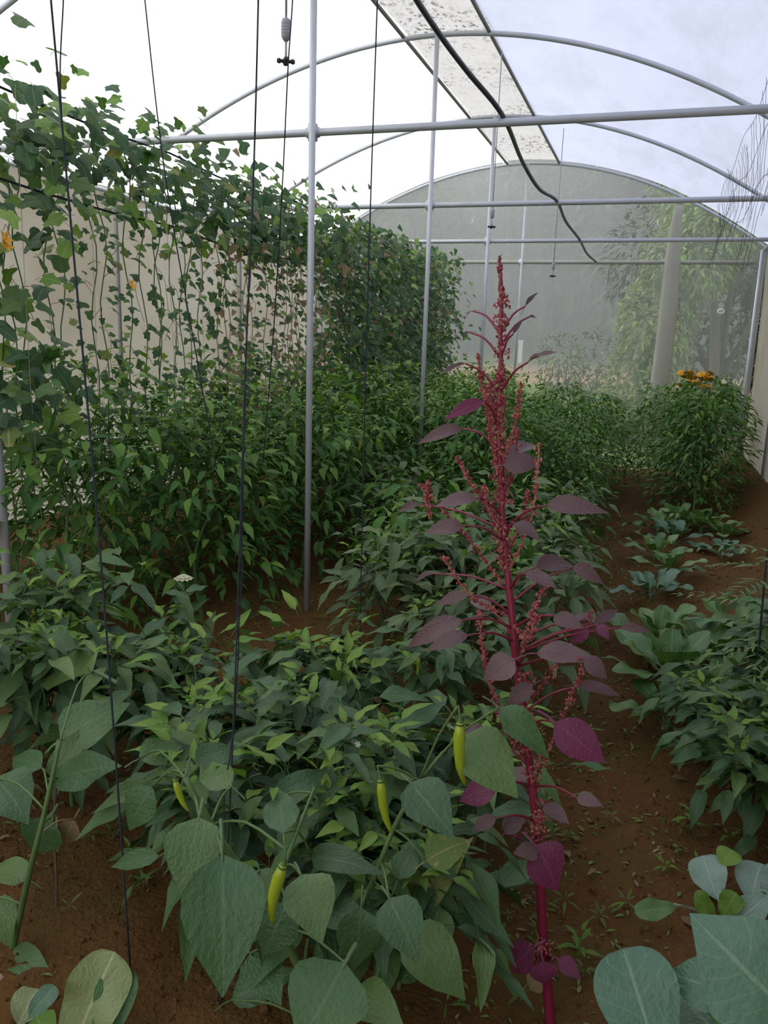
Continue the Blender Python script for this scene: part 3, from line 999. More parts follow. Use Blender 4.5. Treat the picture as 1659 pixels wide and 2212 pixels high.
lf = px_leaf(G2, 'pepper', 'dry', (160, 1770), (126, 1842), 48, 1.33, 1.30, idx=3, name='withered_leaf')
lf['label'] = 'withered brown hanging leaf'
attach(G2, lf, lf.matrix_basis.translation, 0.002, 'drystem')

# ------------------------------------------------------------------ red amaranth
base = at(1187, 2210, Z=0.0); base.z = gz(base.x, base.y)
A = thing('amaranth_plant', 'tall red amaranth with purple leaves and tapering flower spike', 'amaranth', base)
def ya(py):          # the stem leans back a little towards its top
    return base.y+0.14*(2210-py)/1650.0
stem_px = [(1190, 2235), (1184, 2150), (1172, 2000), (1165, 1850), (1150, 1700), (1130, 1540), (1116, 1440), (1106, 1330), (1095, 1220), (1086, 1120), (1080, 1000), (1077, 900), (1082, 800), (1081, 700), (1084, 640), (1078, 562)]
sp = [at(x, y_, Y=ya(y_))-base for x, y_ in stem_px]
spn = smooth_path(sp, 60)
b = MB(); b.tube(spn, [0.0105*(1-0.80*i/60)+0.001 for i in range(61)], 8)
b.build('stem', M['ama_stem'], A)
def stem_at(py):
    best = min(range(len(spn)), key=lambda i: abs(spn[i].z+base.z-at(1080, py, Y=ya(py)).z))
    return spn[best]
AML = [  # blade base, tip, width, depth offsets of base and tip, kind (0 dull, 1 bright, 2 greenish)
    ((1135, 662), (1163, 617), 11, .0, .03, 0), ((1108, 722), (1131, 678), 11, -.02, .0, 0), ((1142, 685), (1170, 678), 9, .04, .06, 0), ((1140, 783), (1196, 745), 24, -.04, -.08, 0),
    ((1022, 672), (988, 682), 9, .05, .09, 0), ((1015, 718), (982, 726), 9, .04, .07, 0), ((1005, 785), (948, 797), 15, -.02, -.05, 0), ((1045, 866), (962, 892), 36, -.04, -.10, 1),
    ((1000, 926), (890, 938), 36, .0, -.04, 0), ((1092, 985), (1165, 940), 50, .02, .10, 0), ((1088, 1005), (1172, 992), 58, -.04, -.04, 0), ((1180, 1092), (1304, 1078), 50, -.06, -.10, 0),
    ((1030, 1076), (942, 1076), 48, -.05, -.1, 0), ((908, 1090), (836, 1096), 24, .06, .08, 0), ((1000, 1136), (916, 1136), 44, -.08, -.12, 0), ((938, 1240), (878, 1252), 22, .02, .04, 0),
    ((1012, 1286), (928, 1292), 34, -.02, -.02, 0), ((1000, 1340), (850, 1384), 56, -.10, -.14, 0), ((1012, 1372), (912, 1392), 48, -.12, -.16, 0), ((1158, 1226), (1252, 1192), 50, .02, .08, 0),
    ((1236, 1226), (1318, 1242), 42, .04, .04, 0), ((1136, 1240), (1202, 1256), 44, -.08, -.12, 0), ((1196, 1330), (1252, 1348), 44, -.06, -.1, 0), ((1340, 1356), (1412, 1352), 24, .0, .0, 0),
    ((1158, 1412), (1292, 1398), 64, -.08, -.1, 0), ((1262, 1424), (1318, 1456), 46, -.1, -.12, 0), ((1112, 1425), (1040, 1462), 70, -.1, -.14, 0), ((1250, 1482), (1345, 1490), 36, .0, .0, 0),
    ((1198, 1560), (1312, 1648), 92, -.08, -.12, 1), ((1074, 1700), (972, 1722), 66, -.08, -.10, 1), ((1072, 1768), (1012, 1788), 38, -.1, -.12, 0), ((1245, 1722), (1298, 1728), 34, -.1, -.12, 0),
    ((1155, 1826), (1228, 1916), 100, -.06, -.10, 1), ((1162, 1842), (1112, 1836), 46, -.07, -.1, 0), ((1152, 2046), (1086, 2092), 62, -.04, -.06, 1), ((1172, 2076), (1182, 2140), 58, -.06, -.08, 1),
    ((1204, 2072), (1260, 2104), 40, -.03, -.05, 1), ((1166, 2108), (1136, 2152), 42, -.04, -.05, 2), ((1090, 1800), (1128, 1750), 40, -.04, -.02, 0), ((1175, 1740), (1230, 1770), 40, -.06, -.1, 0),
    ((1150, 1690), (1100, 1640), 44, .0, .04, 0), ((1060, 1320), (1000, 1260), 40, .04, .1, 0), ((1110, 1130), (1170, 1150), 40, -.06, -.1, 0), ((1050, 1590), (1000, 1575), 50, .02, .0, 0),
    ((1150, 1480), (1090, 1520), 44, -.1, -.14, 0), ((1270, 1340), (1240, 1320), 30, .02, .04, 0), ((1285, 1345), (1340, 1310), 28, .02, .04, 0), ((1270, 1355), (1230, 1390), 36, .0, -.02, 1), ((1290, 1350), (1320, 1375), 30, .0, -.02, 1)]
for k, (bp, tp, w, y0, y1, kd) in enumerate(AML):
    yb = ya(bp[1])
    lf = px_leaf(A, 'ama', ('ama', 'ama_bright', 'dry')[kd], bp, tp, w, yb+y0, yb+y1, idx=k,
            nrm=None if k % 3 else (Vector((0, 0, 1))*0.8+(CAM-at(bp[0], bp[1], Y=yb)).normalized()*0.6))
    P = at(bp[0], bp[1], Y=yb+y0)-base
    i = min(range(len(spn)), key=lambda q: (spn[q]-P-Vector((0, 0, -0.05))).length)
    S = spn[i]
    mid = (S+P)/2+Vector((0, 0, 0.012))
    pb = MB(); pb.tube(smooth_path([S, mid, P], 6), [0.0030, .0028, .0026, .0024, .0022, .002, .002], 5)
    inv = lf.matrix_basis.inverted()
    pb.v = [tuple(inv @ Vector(q)) for q in pb.v]
    pb.build('petiole', M['ama_stem'], lf)

def spike(name, pts, rad, n, mat, parent, seed, bead=0.0028):
    rn = random.Random(seed)
    b = MB()
    P = smooth_path(pts, 24)
    b.tube(P, 0.0016, 4)
    octv = [(.8, 0, 0), (-.8, 0, 0), (0, .8, 0), (0, -.8, 0), (0, 0, 1.9), (0, 0, -1)]
    octf = [(0, 2, 4), (2, 1, 4), (1, 3, 4), (3, 0, 4), (2, 0, 5), (1, 2, 5), (3, 1, 5), (0, 3, 5)]
    clump = [rn.uniform(0.2, 1.7) for _ in range(26)]
    for _ in range(n):
        t = rn.random()
        c = P[min(int(t*24), 23)].lerp(P[min(int(t*24)+1, 24)], t*24 % 1)
        r = rad(t)*clump[int(t*25)]*math.sqrt(rn.random())
        q = rn.uniform(0, 2*PI)
        c = c+Vector((r*math.cos(q), r*math.sin(q), rn.uniform(-.003, .003)))
        s = bead*rn.uniform(0.6, 1.3)
        Rm = Matrix.Rotation(rn.uniform(-1, 1), 3, 'X') @ Matrix.Rotation(rn.uniform(-1, 1), 3, 'Y')
        b.add([c+Rm @ Vector((s*x, s*y_, s*z)) for x, y_, z in octv], octf)
    return b.build(name, mat, parent, smooth=False)
P = lambda x, y_, o=0.0: at(x, y_, Y=ya(y_)+o)-base
spike('flower_spike', [P(1084, 790), P(1083, 700), P(1085, 650), P(1083, 620), P(1078, 560)], lambda t: 0.013*(1.0 if t < .60 else 0.22), 420, M['ama_flower'], A, 1)
spike('flower_spike', [P(1083, 640), P(1080, 600), P(1078, 558)], lambda t: 0.004*(1-t*.7), 70, M['ama_tip'], A, 2, 0.003)
spike('flower_spike', [P(1090, 1230), P(1084, 1100), P(1080, 1000), P(1078, 900), P(1083, 790)], lambda t: 0.020*(1-0.5*t), 1000, M['ama_flower'], A, 3, 0.0032)
SPK = [((1072, 1000, 0), (1058, 920, -.02), (1048, 830, -.03)), ((1068, 930, 0), (1045, 850, .03), (1032, 765, .05)), ((1088, 1000, 0), (1112, 920, -.02), (1126, 830, -.04)),
       ((1085, 1080, 0), (1110, 1010, .02), (1118, 930, .03)), ((1075, 1120, 0), (1030, 1060, -.04), (985, 985, -.06)), ((1085, 1260, 0), (1000, 1150, .02), (905, 1045, .05)),
       ((930, 1120, .04), (922, 1080, .05), (925, 1040, .06)), ((1095, 1330, 0), (1020, 1290, -.05), (958, 1205, -.08)), ((1095, 1240, 0), (1148, 1120, -.03), (1165, 960, -.05)),
       ((1092, 1200, 0), (1128, 1130, .04), (1140, 1060, .06)), ((1085, 1150, 0), (1055, 1100, -.03), (1045, 1050, -.04)), ((1118, 1440, 0), (1150, 1330, -.03), (1185, 1250, -.04)),
       ((1125, 1540, 0), (1200, 1440, .0), (1280, 1320, .03)), ((1150, 1700, 0), (1210, 1560, -.04), (1260, 1440, -.02)), ((1140, 1650, 0), (1085, 1560, -.04), (1050, 1440, -.06)),
       ((1050, 1440, -.06), (1040, 1380, -.06), (1035, 1320, -.05)), ((1108, 1350, 0), (1140, 1380, -.06), (1160, 1330, -.08)), ((1078, 900, 0), (1064, 870, .03), (1060, 830, .04))]
for k, s in enumerate(SPK):
    spike('flower_spike', [P(*q) for q in s], lambda t: 0.010*min(1, t*2+.1)*(1-0.5*t), 150, M['ama_flower'], A, 10+k, 0.0029)
for k, (x, y_) in enumerate([(1158, 1660), (1150, 1600), (1140, 1570), (1170, 1760), (1160, 1790), (1130, 1480), (1165, 2060)]):
    spike('flower_cluster', [P(x-12, y_+26, -.02), P(x, y_, -.025), P(x+8, y_-26, -.02)], lambda t: 0.016, 90, M['ama_flower'], A, 60+k, 0.003)

# ------------------------------------------------------------------ climbing vines on the left trellis
VX = -2.42
for k, (z, lab) in enumerate(((2.30, 'dark rope strung high along the top of the vines'), (1.98, 'dark rope strung below the top rope through the vines'))):
    b = MB()
    P_ = [(VX+0.02*math.sin(j*1.3), 2.3+j*0.48, z-0.03*math.sin(j*PI/15*5)**2-k*0.01*j) for j in range(16)]
    b.tube(P_, 0.005, 5)
    tag(b.build('trellis_rope', M['twine']), lab, 'rope')
def vine_plant(k, yv, single):
    rn = random.Random(900+k)
    lab, grp = (('large-leaved vine in full leaf beside the pale trellis post', 'first climbing vine') if yv < 3.0 else
                ('thinly leaved vine climbing strings next to the full-leaved one', 'near climbing vines') if single else
                ('climbing vine with small browning leaves below a green crown', 'browning climbing vines') if yv < 6.0 else
                ('dense dark vine cloaking the far end of the trellis', 'dense far climbing vines'))
    t = thing('climbing_vine', lab, 'vine', (VX, yv, gz(VX, yv)), 0, grp)
    gz0 = t.location.z
    st = MB(); dry = MB()
    ropes = []
    for j in range(4):
        dy = -0.2+0.11*j+rn.uniform(-.03, .03)
        dx = rn.uniform(-.08, .08)
        top = 2.26-gz0+rn.uniform(-.1, .06)
        ph = rn.uniform(0, 6)
        pts = [(dx+0.02*math.sin(i*1.1+ph), dy+0.025*math.cos(i*1.3+ph), i*top/20) for i in range(21)]
        MB().tube(pts, 0.0028, 4, cap=False).build('stem', M['stem'] if single else M['drystem'], t)
        ropes.append(pts)
        for s in range(3):
            # dry tendrils and bare side stems
            i = rn.randint(8, 18); p = Vector(pts[i])
            q = p+Vector((rn.uniform(-.08, .1), rn.uniform(-.16, .16), rn.uniform(-.25, .1)))
            dry.tube(smooth_path([p, (p+q)/2+Vector((rn.uniform(-.05, .05), 0, .05)), q], 5), 0.0016, 3, cap=False)
    dry.build('tendrils', M['drystem'], t, kind='stuff')
    items = []
    n = 250 if yv < 3.0 else (285 if single else (520 if yv < 6.0 else 900))
    far = yv > 6.0
    for i in range(n):
        u = rn.random()
        # dense crown at the top, thinner middle
        if far:
            z = rn.uniform(0.95, 2.32); spread = 0.22
        elif u < (0.42 if yv < 3.0 else 0.55):
            z = rn.gauss(2.16 if single else 2.1, 0.14)
            spread = 0.24
        elif u < 0.70:
            z = rn.uniform(0.9, 1.35); spread = 0.14
        else:
            z = rn.uniform(1.0, 1.95); spread = 0.12
        if z > 2.50:
            z = 2.3
        az = rn.gauss(-0.35, 1.2)
        pt = rn.uniform(-1.0, 0.1)
        d = Vector((math.cos(az)*math.cos(pt), math.sin(az)*math.cos(pt), math.sin(pt)))
        l = rn.uniform(0.05, 0.115) if yv < 3.0 else (rn.uniform(0.04, 0.085) if not far else rn.uniform(0.035, 0.075))
        if yv > 3.0 and not far and z < 1.9:
            l *= 0.7
        p = Vector((rn.gauss(0.02, spread*0.6), rn.uniform(-.26, .26), z-gz0))
        items.append((frame(p, d, Vector((0.6, -0.4, 0.7))+Vector((rn.uniform(-.4, .4), rn.uniform(-.4, .4), 0))) @ Matrix.Scale(l, 4), 1 if rn.random() < 0.14 else (2 if rn.random() < (0.05 if single else (0.06 if far else (0.34 if z < 1.95 else 0.05))) else 0)))
    if single:
        for i, (Mx, m) in enumerate(items):
            put_leaf(t, 'vine', ('vine', 'young', 'yellowing')[m], Mx, i)
    else:
        join_leaves('foliage', 'vine', items, [M['vine'], M['young'], M['dry']], t, kind='stuff')
    return t
yv = 2.62; k = 0
while yv < 9.2:
    tv = vine_plant(k, yv, yv < 3.95)
    if k in (0, 1, 3):
        fl = {0: (10, 515), 1: (12, 530), 3: (283, 616)}[k]
        p = at(fl[0], fl[1], X=VX+0.16)-tv.location
        new_obj('blossom', blossom_mesh(M['petal_orange'], 5, 0.4) if k == 0 else bpy.data.meshes['blossom.001'], tv, Matrix.Translation(p) @ Matrix.Rotation(1.2, 4, 'Y') @ Matrix.Scale(0.032, 4))
    yv += 0.43; k += 1
# hanging strings between the vines
rn = random.Random(4)
for k in range(16):
    yy = 2.6+k*0.42
    b = MB()
    x0 = VX+0.10+rn.uniform(-.05, .05)
    b.tube([(x0, yy, 2.29), (x0+0.02, yy+rn.uniform(-.05, .05), 1.2), (x0+0.03, yy+rn.uniform(-.08, .08), 0.1)], 0.0012, 4)
    tag(b.build('trellis_string', M['twine_pale']), 'thin pale string hanging down through the vines', 'string', 'strings through the vines')

# ------------------------------------------------------------------ dark strings, hose, foggers
def line3(name, pts, rad, mat, label, cat, sides=5, n=24, wob=0.0, group=None):
    if name == 'hanging_string' and pts[0].z > 2.0:
        p = pts[0]          # tied to the nearest tie bar or up to the roof
        pts = [Vector((p.x, D0-S0, ZB) if p.y < 1.7 else (p.x, p.y, arch_z(p.x)+0.01))]+pts
    P_ = smooth_path(pts, n)
    if wob:
        P_ = [p+Vector((wob*noise.noise(p*9+Vector((k*3.1, 0, 0))) , 0, 0)) for k, p in enumerate(P_)]
    b = MB(); b.tube(P_, rad, sides)
    return tag(b.build(name, M[mat]), label, cat, group)
line3('hanging_string', [at(98, -130, Y=1.5), at(110, 0, Y=1.46), at(150, 450, Y=1.40), at(200, 1000, Y=1.33), at(240, 1500, Y=1.28), at(286, 2160, Y=1.24)], 0.0023, 'twine', 'long dark string slanting down to the bare soil by the wooden stake', 'string')
line3('hanging_string', [at(140, -130, Y=1.5), at(137, 0, Y=1.48), at(130, 160, Y=1.45), at(138, 330, Y=1.42)], 0.0016, 'twine', 'short thin string knotted onto the long slanting string', 'string')
line3('hanging_string', [at(300, -130, Y=2.9), at(313, 0, Y=2.9), at(345, 290, Y=2.95), at(376, 500, Y=3.0), at(430, 800, Y=3.05), at(475, 1050, Y=3.1)], 0.0028, 'twine', 'dark string slanting into the tall peppers below the vines', 'string')
line3('hanging_string', [at(560, -130, Y=1.55), at(558, 0, Y=1.52), at(548, 370, Y=1.47), at(530, 800, Y=1.40), at(514, 1300, Y=1.34), at(496, 1750, Y=1.28), at(470, 2190, Y=1.24)], 0.0019, 'twine', 'dark string hanging down to the pepper with the drooping leaf', 'string')
line3('hanging_string', [at(530, 800, Y=1.395), at(520, 1300, Y=1.345), at(506, 1560, Y=1.31), at(486, 1750, Y=1.275), at(476, 2180, Y=1.235)], 0.0014, 'twine', 'thin second strand twisted along a dark hanging string', 'string', wob=0.006)
line3('hanging_string', [at(636, -130, Y=2.4), at(632, 0, Y=2.38), at(622, 150, Y=2.36), at(610, 400, Y=2.5), at(592, 700, Y=2.7), at(568, 1000, Y=2.9)], 0.0022, 'twine', 'dark string running past the grey fogger weight', 'string')
line3('hanging_string', [at(818, -130, Y=2.75), at(815, 0, Y=2.75), at(800, 450, Y=2.78), at(785, 1000, Y=2.8), at(775, 1510, Y=2.78)], 0.0026, 'twine', 'dark string hanging between the centre posts to the middle bed', 'string')
# irrigation hose lying over the tie bars and sagging between them
hp = [at(860, -70, Y=2.5), at(900, 0, Y=2.75), at(955, 82, Y=3.05), at(1010, 155, Y=3.32), at(1086, 250, Y=3.6), at(1128, 348, Y=4.4), at(1165, 408, Y=5.0), at(1203, 434, Y=5.6), at(1222, 478, Y=6.5), at(1252, 518, Y=7.6), at(1268, 548, Y=8.7), at(1288, 566, Y=9.55)]
hp = [Vector((hp[0].x-0.02, YBACK+0.05, ZB+0.03)), Vector((hp[0].x-0.02, 0.2, ZB-0.03)), Vector((hp[0].x-0.01, D0-S0, ZB+0.03))]+hp
line3('irrigation_hose', hp, 0.0105, 'hose', 'black irrigation hose sagging over the tie bars under the ridge', 'hose', 8, 90)

def fogger(x, y_, Y, s, label):
    c = at(x, y_, Y=Y)
    t = thing('fogger', label, 'sprinkler', c)
    b = MB(); b.tube([(0, 0, 0.0), (0.002, 0, arch_z(c.x)-c.z-0.03)], 0.004*s, 6)
    b.build('feed_tube', M['plastic_grey'], t)
    b = MB(); b.lathe([(0.004*s, 0.005), (0.014*s, 0.0), (0.016*s, -0.008*s), (0.016*s, -0.05*s), (0.013*s, -0.058*s), (0.006*s, -0.066*s), (0.003*s, -0.067*s)], 12)
    for q in range(4):
        z = -0.012*s-q*0.009*s
        b.lathe([(0.016*s, z), (0.0172*s, z-0.002*s), (0.016*s, z-0.004*s)], 12)
    b.build('valve', M['plastic_grey'], t)
    b = MB(); b.tube([(0, 0, -0.065*s), (0, 0, -0.135*s)], 0.004*s, 6)
    b.build('riser', M['plastic_grey'], t)
    b = MB()
    for q in range(4):
        a = q*PI/2+0.5
        d = Vector((math.cos(a), math.sin(a), 0))
        p0 = Vector((0, 0, -0.125*s))
        b.tube([p0, p0+d*0.016*s, p0+d*0.022*s, p0+d*0.030*s], [0.006*s, 0.006*s, 0.0095*s, 0.006*s], 8)
    b.lathe([(0.0, -0.112*s), (0.009*s, -0.115*s), (0.009*s, -0.135*s), (0.0, -0.139*s)], 10)
    b.build('nozzle_head', M['plastic_black'], t)
fogger(618, 42, 2.42, 0.92, 'hanging four-way fogger with grey ribbed valve above the peppers')
fogger(1064, 452, 5.9, 0.95, 'small hanging fogger below a tie bar by the thin centre post')
fogger(1196, 568, 7.9, 0.95, 'tiny pale fogger hanging just below the end rail')

# trellis net hanging along the right sheet
b = MB(); rn = random.Random(8)
NX = 0.30
for k in range(34):
    yy = 3.2+k*0.094
    z1 = 2.44+0.05*math.sin(k*0.55)-(0.10 if 10 < k < 20 else 0)
    z0 = 1.78-0.10*math.sin(k*0.21+.4)+0.008*k
    pts = [(NX+rn.uniform(-.006, .006)+0.03*math.sin(i*.4), yy+rn.uniform(-.014, .014)+0.03*i/9, z1+(z0-z1)*i/9) for i in range(10)]
    b.tube(pts[:rn.randint(5, 10)], 0.0009, 3, cap=False)
for z in (2.44, 2.22, 2.02):
    pts = [(NX+0.01, 3.2+j*0.2067, z+0.03*math.sin(j*1.1)) for j in range(16)]
    b.tube(pts, 0.0012, 3, cap=False)
tag(b.build('trellis_net', M['twine']), 'sagging fine black trellis net hanging under the right-hand roof', 'net')

# fabric flap sewn up the end netting, ring in the netting
t = thing('netting_flap', 'pale rolled fabric seam leaning up the end netting', 'fabric strip', at(1412, 885, Y=YEND-0.10))
b = MB()
fp = [(1412, 885, 44), (1425, 830, 42), (1436, 740, 40), (1446, 640, 38), (1453, 560, 34), (1460, 490, 26), (1466, 445, 16)]
V = []; F = []
for x, y_, w in fp:
    for j, (o, dy) in enumerate(((-.5, 0), (-.3, -.03), (0, -.045), (.3, -.03), (.5, 0), (.0, .02))):
        p = at(x+o*w, y_, Y=YEND-0.10); p.y += dy
        V.append(p-t.location)
for i in range(len(fp)-1):
    for j in range(6):
        j2 = (j+1) % 6
        F.append((i*6+j, i*6+j2, (i+1)*6+j2, (i+1)*6+j))
b.add(V, F); b.build('seam', M['flap'], t)
b = MB()
R = 0.030
for i in range(20):
    for j in range(6):
        q = 2*PI*i/20; r_ = 2*PI*j/6
        b.v.append(((R+0.009*math.cos(r_))*math.cos(q), 0.012*math.sin(r_), (R*0.75+0.009*math.cos(r_))*math.sin(q))); b.uv.append((.5, .5))
b.f = [(i*6+j, i*6+(j+1) % 6, ((i+1) % 20)*6+(j+1) % 6, ((i+1) % 20)*6+j) for i in range(20) for j in range(6)]
b.mi = [0]*len(b.f)
tag(b.build('netting_ring', M['white_plastic'], M=Matrix.Translation(at(1557, 673, Y=YEND-0.02))), 'small white ring fixed in the end netting', 'ring')

# ------------------------------------------------------------------ brassicas, chard and other plants on the right
def rosette(name, cat, label, group, x, y_, kind, mat, n, L, seed, pitch=(0.3, 1.0), stem='stem', single=True, scale=1.0, inner=None):
    rn = random.Random(seed)
    t = thing(name, label, cat, (x, y_, gz(x, y_)), rn.uniform(0, 6), group, scale)
    b = MB(); b.tube([(0, 0, -0.03), (0, 0, L*0.15)], 0.012*L/0.2, 6)
    b.build('stem', M[stem], t)
    for i in range(n):
        az = i*2.4+rn.uniform(-.3, .3)
        f = i/max(1, n-1)
        pt = pitch[0]+(pitch[1]-pitch[0])*f+rn.uniform(-.12, .12)
        l = L*(1-0.4*f)*rn.uniform(0.8, 1.1)
        d = Vector((math.cos(az)*math.cos(pt), math.sin(az)*math.cos(pt), math.sin(pt)))
        p = Vector((0, 0, L*0.1))+d*l*0.33
        put_leaf(t, kind, inner if inner and f > 0.7 else mat, frame(p, d, Vector((0, 0, 1))-d*0.3) @ Matrix.Scale(l, 4), i+seed)
    return t

base = at(1560, 2330, Z=0.0); base.z = gz(base.x, base.y)
C1 = thing('collard_plant', 'big collard with broad blue-green leaves beside the amaranth foot', 'collard', base)
b = MB(); b.tube([(0, 0, -0.04), (0, 0, 0.14)], [0.016, 0.012], 8); b.build('stem', M['stem'], C1)
for k, (bp, tp, w, y0, y1) in enumerate([((1430, 2320), (1345, 2040), 165, 1.24, 1.34), ((1700, 2190), (1495, 1972), 225, 1.28, 1.32), ((1580, 2150), (1425, 2088), 105, 1.34, 1.36),
                                         ((1600, 2290), (1470, 2140), 150, 1.3, 1.38), ((1720, 2120), (1600, 2010), 150, 1.4, 1.45), ((1640, 2260), (1700, 2120), 150, 1.3, 1.36), ((1450, 2240), (1440, 2130), 100, 1.42, 1.48)]):
    px_leaf(C1, 'pepper' if k in (1, 2) else 'collard', 'collard', bp, tp, w, y0, y1, idx=k)
for k, (bp, tp, w, y0, y1) in enumerate([((1570, 2230), (1600, 2150), 60, 1.32, 1.34), ((1590, 2215), (1650, 2160), 60, 1.32, 1.33), ((1560, 2215), (1545, 2165), 40, 1.32, 1.34)]):
    px_leaf(C1, 'collard', 'young', bp, tp, w, y0, y1, idx=k)
# young silvery kale
for nm, (x, y_), L, lab in (('kale_seedling', (1556, 1985), 1.0, 'young silvery kale with one upright crinkled leaf by the dark peppers'), ('kale_seedling', (1640, 1990), 1.0, 'young silvery kale at the right sheet behind the collard')):
    bb = at(x, y_, Z=0.02); bb.z = gz(bb.x, bb.y)
    t = thing(nm, lab, 'kale', bb)
    b = MB(); b.tube([(0, 0, -0.03), (0, 0, 0.05)], 0.006, 6); b.build('stem', M['stem'], t)
    Y = bb.y
    sh = ([((1552, 1945), (1512, 1838), 76, Y-.02, Y+.06)] if x < 1600 else [((1622, 1950), (1640, 1852), 84, Y-.02, Y+.06), ((1660, 1935), (1602, 1982), 56, Y-.04, Y-.1), ((1650, 1940), (1700, 1880), 70, Y, Y)])
    for k, a in enumerate(sh):
        px_leaf(t, 'collard', 'kale', *a, idx=k+1)
    if x < 1600:
        for k, a in enumerate([((1545, 1975), (1510, 1940), 46, Y-.05, Y-.08), ((1560, 1980), (1585, 1930), 46, Y-.05, Y-.05), ((1560, 1870), (1580, 1830), 50, Y+.05, Y+.08)]):
            px_leaf(t, 'collard', 'young', *a, idx=k)
        px_leaf(t, 'collard', 'chard', (1462, 1958), (1378, 1968), 44, Y-.1, Y-.16, idx=2)
        px_stem(t, [(1545, 1990, Y), (1500, 1965, Y-.06), (1455, 1953, Y-.1)], (0.004, 0.003), 'twine_pale', 'petiole')
# chard / spinach clumps
for k, (x, y_, s, n) in enumerate([(0.18, 3.25, 1.35, 15), (0.36, 3.05, 1.25, 14), (0.14, 3.72, 1.2, 13), (0.36, 3.6, 1.2, 13), (0.17, 2.92, 1.0, 11), (0.5, 3.9, 1.2, 12)]):
    rosette('chard_plant', 'chard', 'glossy crinkled chard clump at the right edge of the path', 'chard clumps right of the path', x, y_, 'collard', 'chard', n, 0.22, 70+k, (0.35, 1.2), scale=s)
for k, (x, y_, s) in enumerate([(0.10, 4.5, 0.8), (0.20, 4.95, 0.75), (0.12, 5.35, 0.8), (0.25, 5.8, 0.85), (0.14, 6.2, 0.8), (0.30, 6.4, 0.9), (0.55, 5.6, 0.6), (0.45, 6.3, 0.9), (0.60, 6.1, .7)]):
    rosette('leafy_seedling', 'seedling', 'low leafy seedling clump beside the bare soil patch', 'seedlings by the bare soil', x, y_, 'collard', 'chard' if k % 3 else 'collard', 11, 0.24, 90+k, (0.25, 1.2), scale=s*1.15)

# feathery plant on a tall thin stem
bx = at(1640, 1620, Z=0.0); bx.z = gz(bx.x, bx.y)
FP = thing('feathery_marigold', 'feathery-leaved young marigold on a tall dark stem', 'marigold', bx)
P_ = [at(1640, 1620, Y=bx.y)-bx, at(1636, 1480, Y=bx.y)-bx, at(1645, 1330, Y=bx.y)-bx, at(1658, 1190, Y=bx.y)-bx]
b = MB(); P_ = smooth_path(P_, 18); b.tube(P_, [0.006-0.003*i/18 for i in range(19)], 6); b.build('stem', M['twine'], FP)
rn = random.Random(77)
for i in range(26):
    p = P_[min(18, 3+int(i*0.62))]
    az = i*2.4; pt = rn.uniform(-0.35, 0.35)
    d = Vector((math.cos(az)*math.cos(pt), math.sin(az)*math.cos(pt), math.sin(pt)))
    fr = MB()
    ln = rn.uniform(0.18, 0.28)
    side = d.cross(Vector((0, 0, 1))).normalized()
    its = []
    for j in range(7):
        f = (j+1)/7
        q = p+d*ln*f+Vector((0, 0, -0.05*f*f))
        for sg in (-1, 1):
            dd = (d*0.7+side*sg).normalized()
            its.append((frame(q, dd, (0, 0, 1)) @ Matrix.Scale(0.075*(1.15-f*.6), 4), 0))
    its.append((frame(p+d*ln+Vector((0, 0, -0.05)), d, (0, 0, 1)) @ Matrix.Scale(0.05, 4), 0))
    o = join_leaves('frond', 'lance', its, [M['chard']], FP)

# marigold with orange heads in front of the end netting
def flower_head_mesh(mat):
    b = MB()
    rn = random.Random(5)
    for ring, (r, z, n) in enumerate(((1.0, 0.0, 11), (0.72, 0.18, 9), (0.42, 0.3, 6))):
        for k in range(n):
            q = 2*PI*k/n+ring*.3
            c, s = math.cos(q), math.sin(q)
            Pp = [(0.1, 0, z), (r*.6, -.24, z+.12), (r, -.16, z+.02), (r, .16, z+.02), (r*.6, .24, z+.12)]
            b.add([(x*c-y_*s, x*s+y_*c, zz) for x, y_, zz in Pp], [(0, 1, 2, 3, 4)])
    b.lathe([(0.05, -0.6), (0.3, -0.3), (0.35, 0.0)], 6, mi=1)
    return b.mesh('flower_head', [mat, M['stem']])
HEAD_O = flower_head_mesh(M['petal_orange']); HEAD_C = flower_head_mesh(M['petal_cream'])
mp_ = at(1505, 1040, Y=7.85)
t = pepper_plant('bushy', 0, mp_.x, 7.85, 'marigold bush covered with orange flower heads before the end netting', None, ('tall', 'young'), False, 1.0, name='marigold_bush', cat='marigold')
t.matrix_basis = Matrix.Translation((mp_.x, 7.85, gz(mp_.x, 7.85)))
rn = random.Random(3)
for k in range(34):
    p = at(rn.uniform(1468, 1545), rn.uniform(803, 838), Y=7.75+rn.uniform(-.2, .25))-t.location
    new_obj('flower_head', HEAD_O, t, Matrix.Translation(p) @ Matrix.Rotation(rn.uniform(-.8, .8), 4, 'X') @ Matrix.Rotation(rn.uniform(-.5, .5), 4, 'Y') @ Matrix.Scale(rn.uniform(.026, .042), 4))
b = MB()
for k in range(14):
    q = at(rn.uniform(1470, 1540), 830, Y=7.8)-t.location
    b.tube([(q.x*.4, q.y*.4, 0.5), (q.x*.9, q.y*.9, q.z-.03)], 0.004, 4)
b.build('flower_stalk', M['stem'], t)

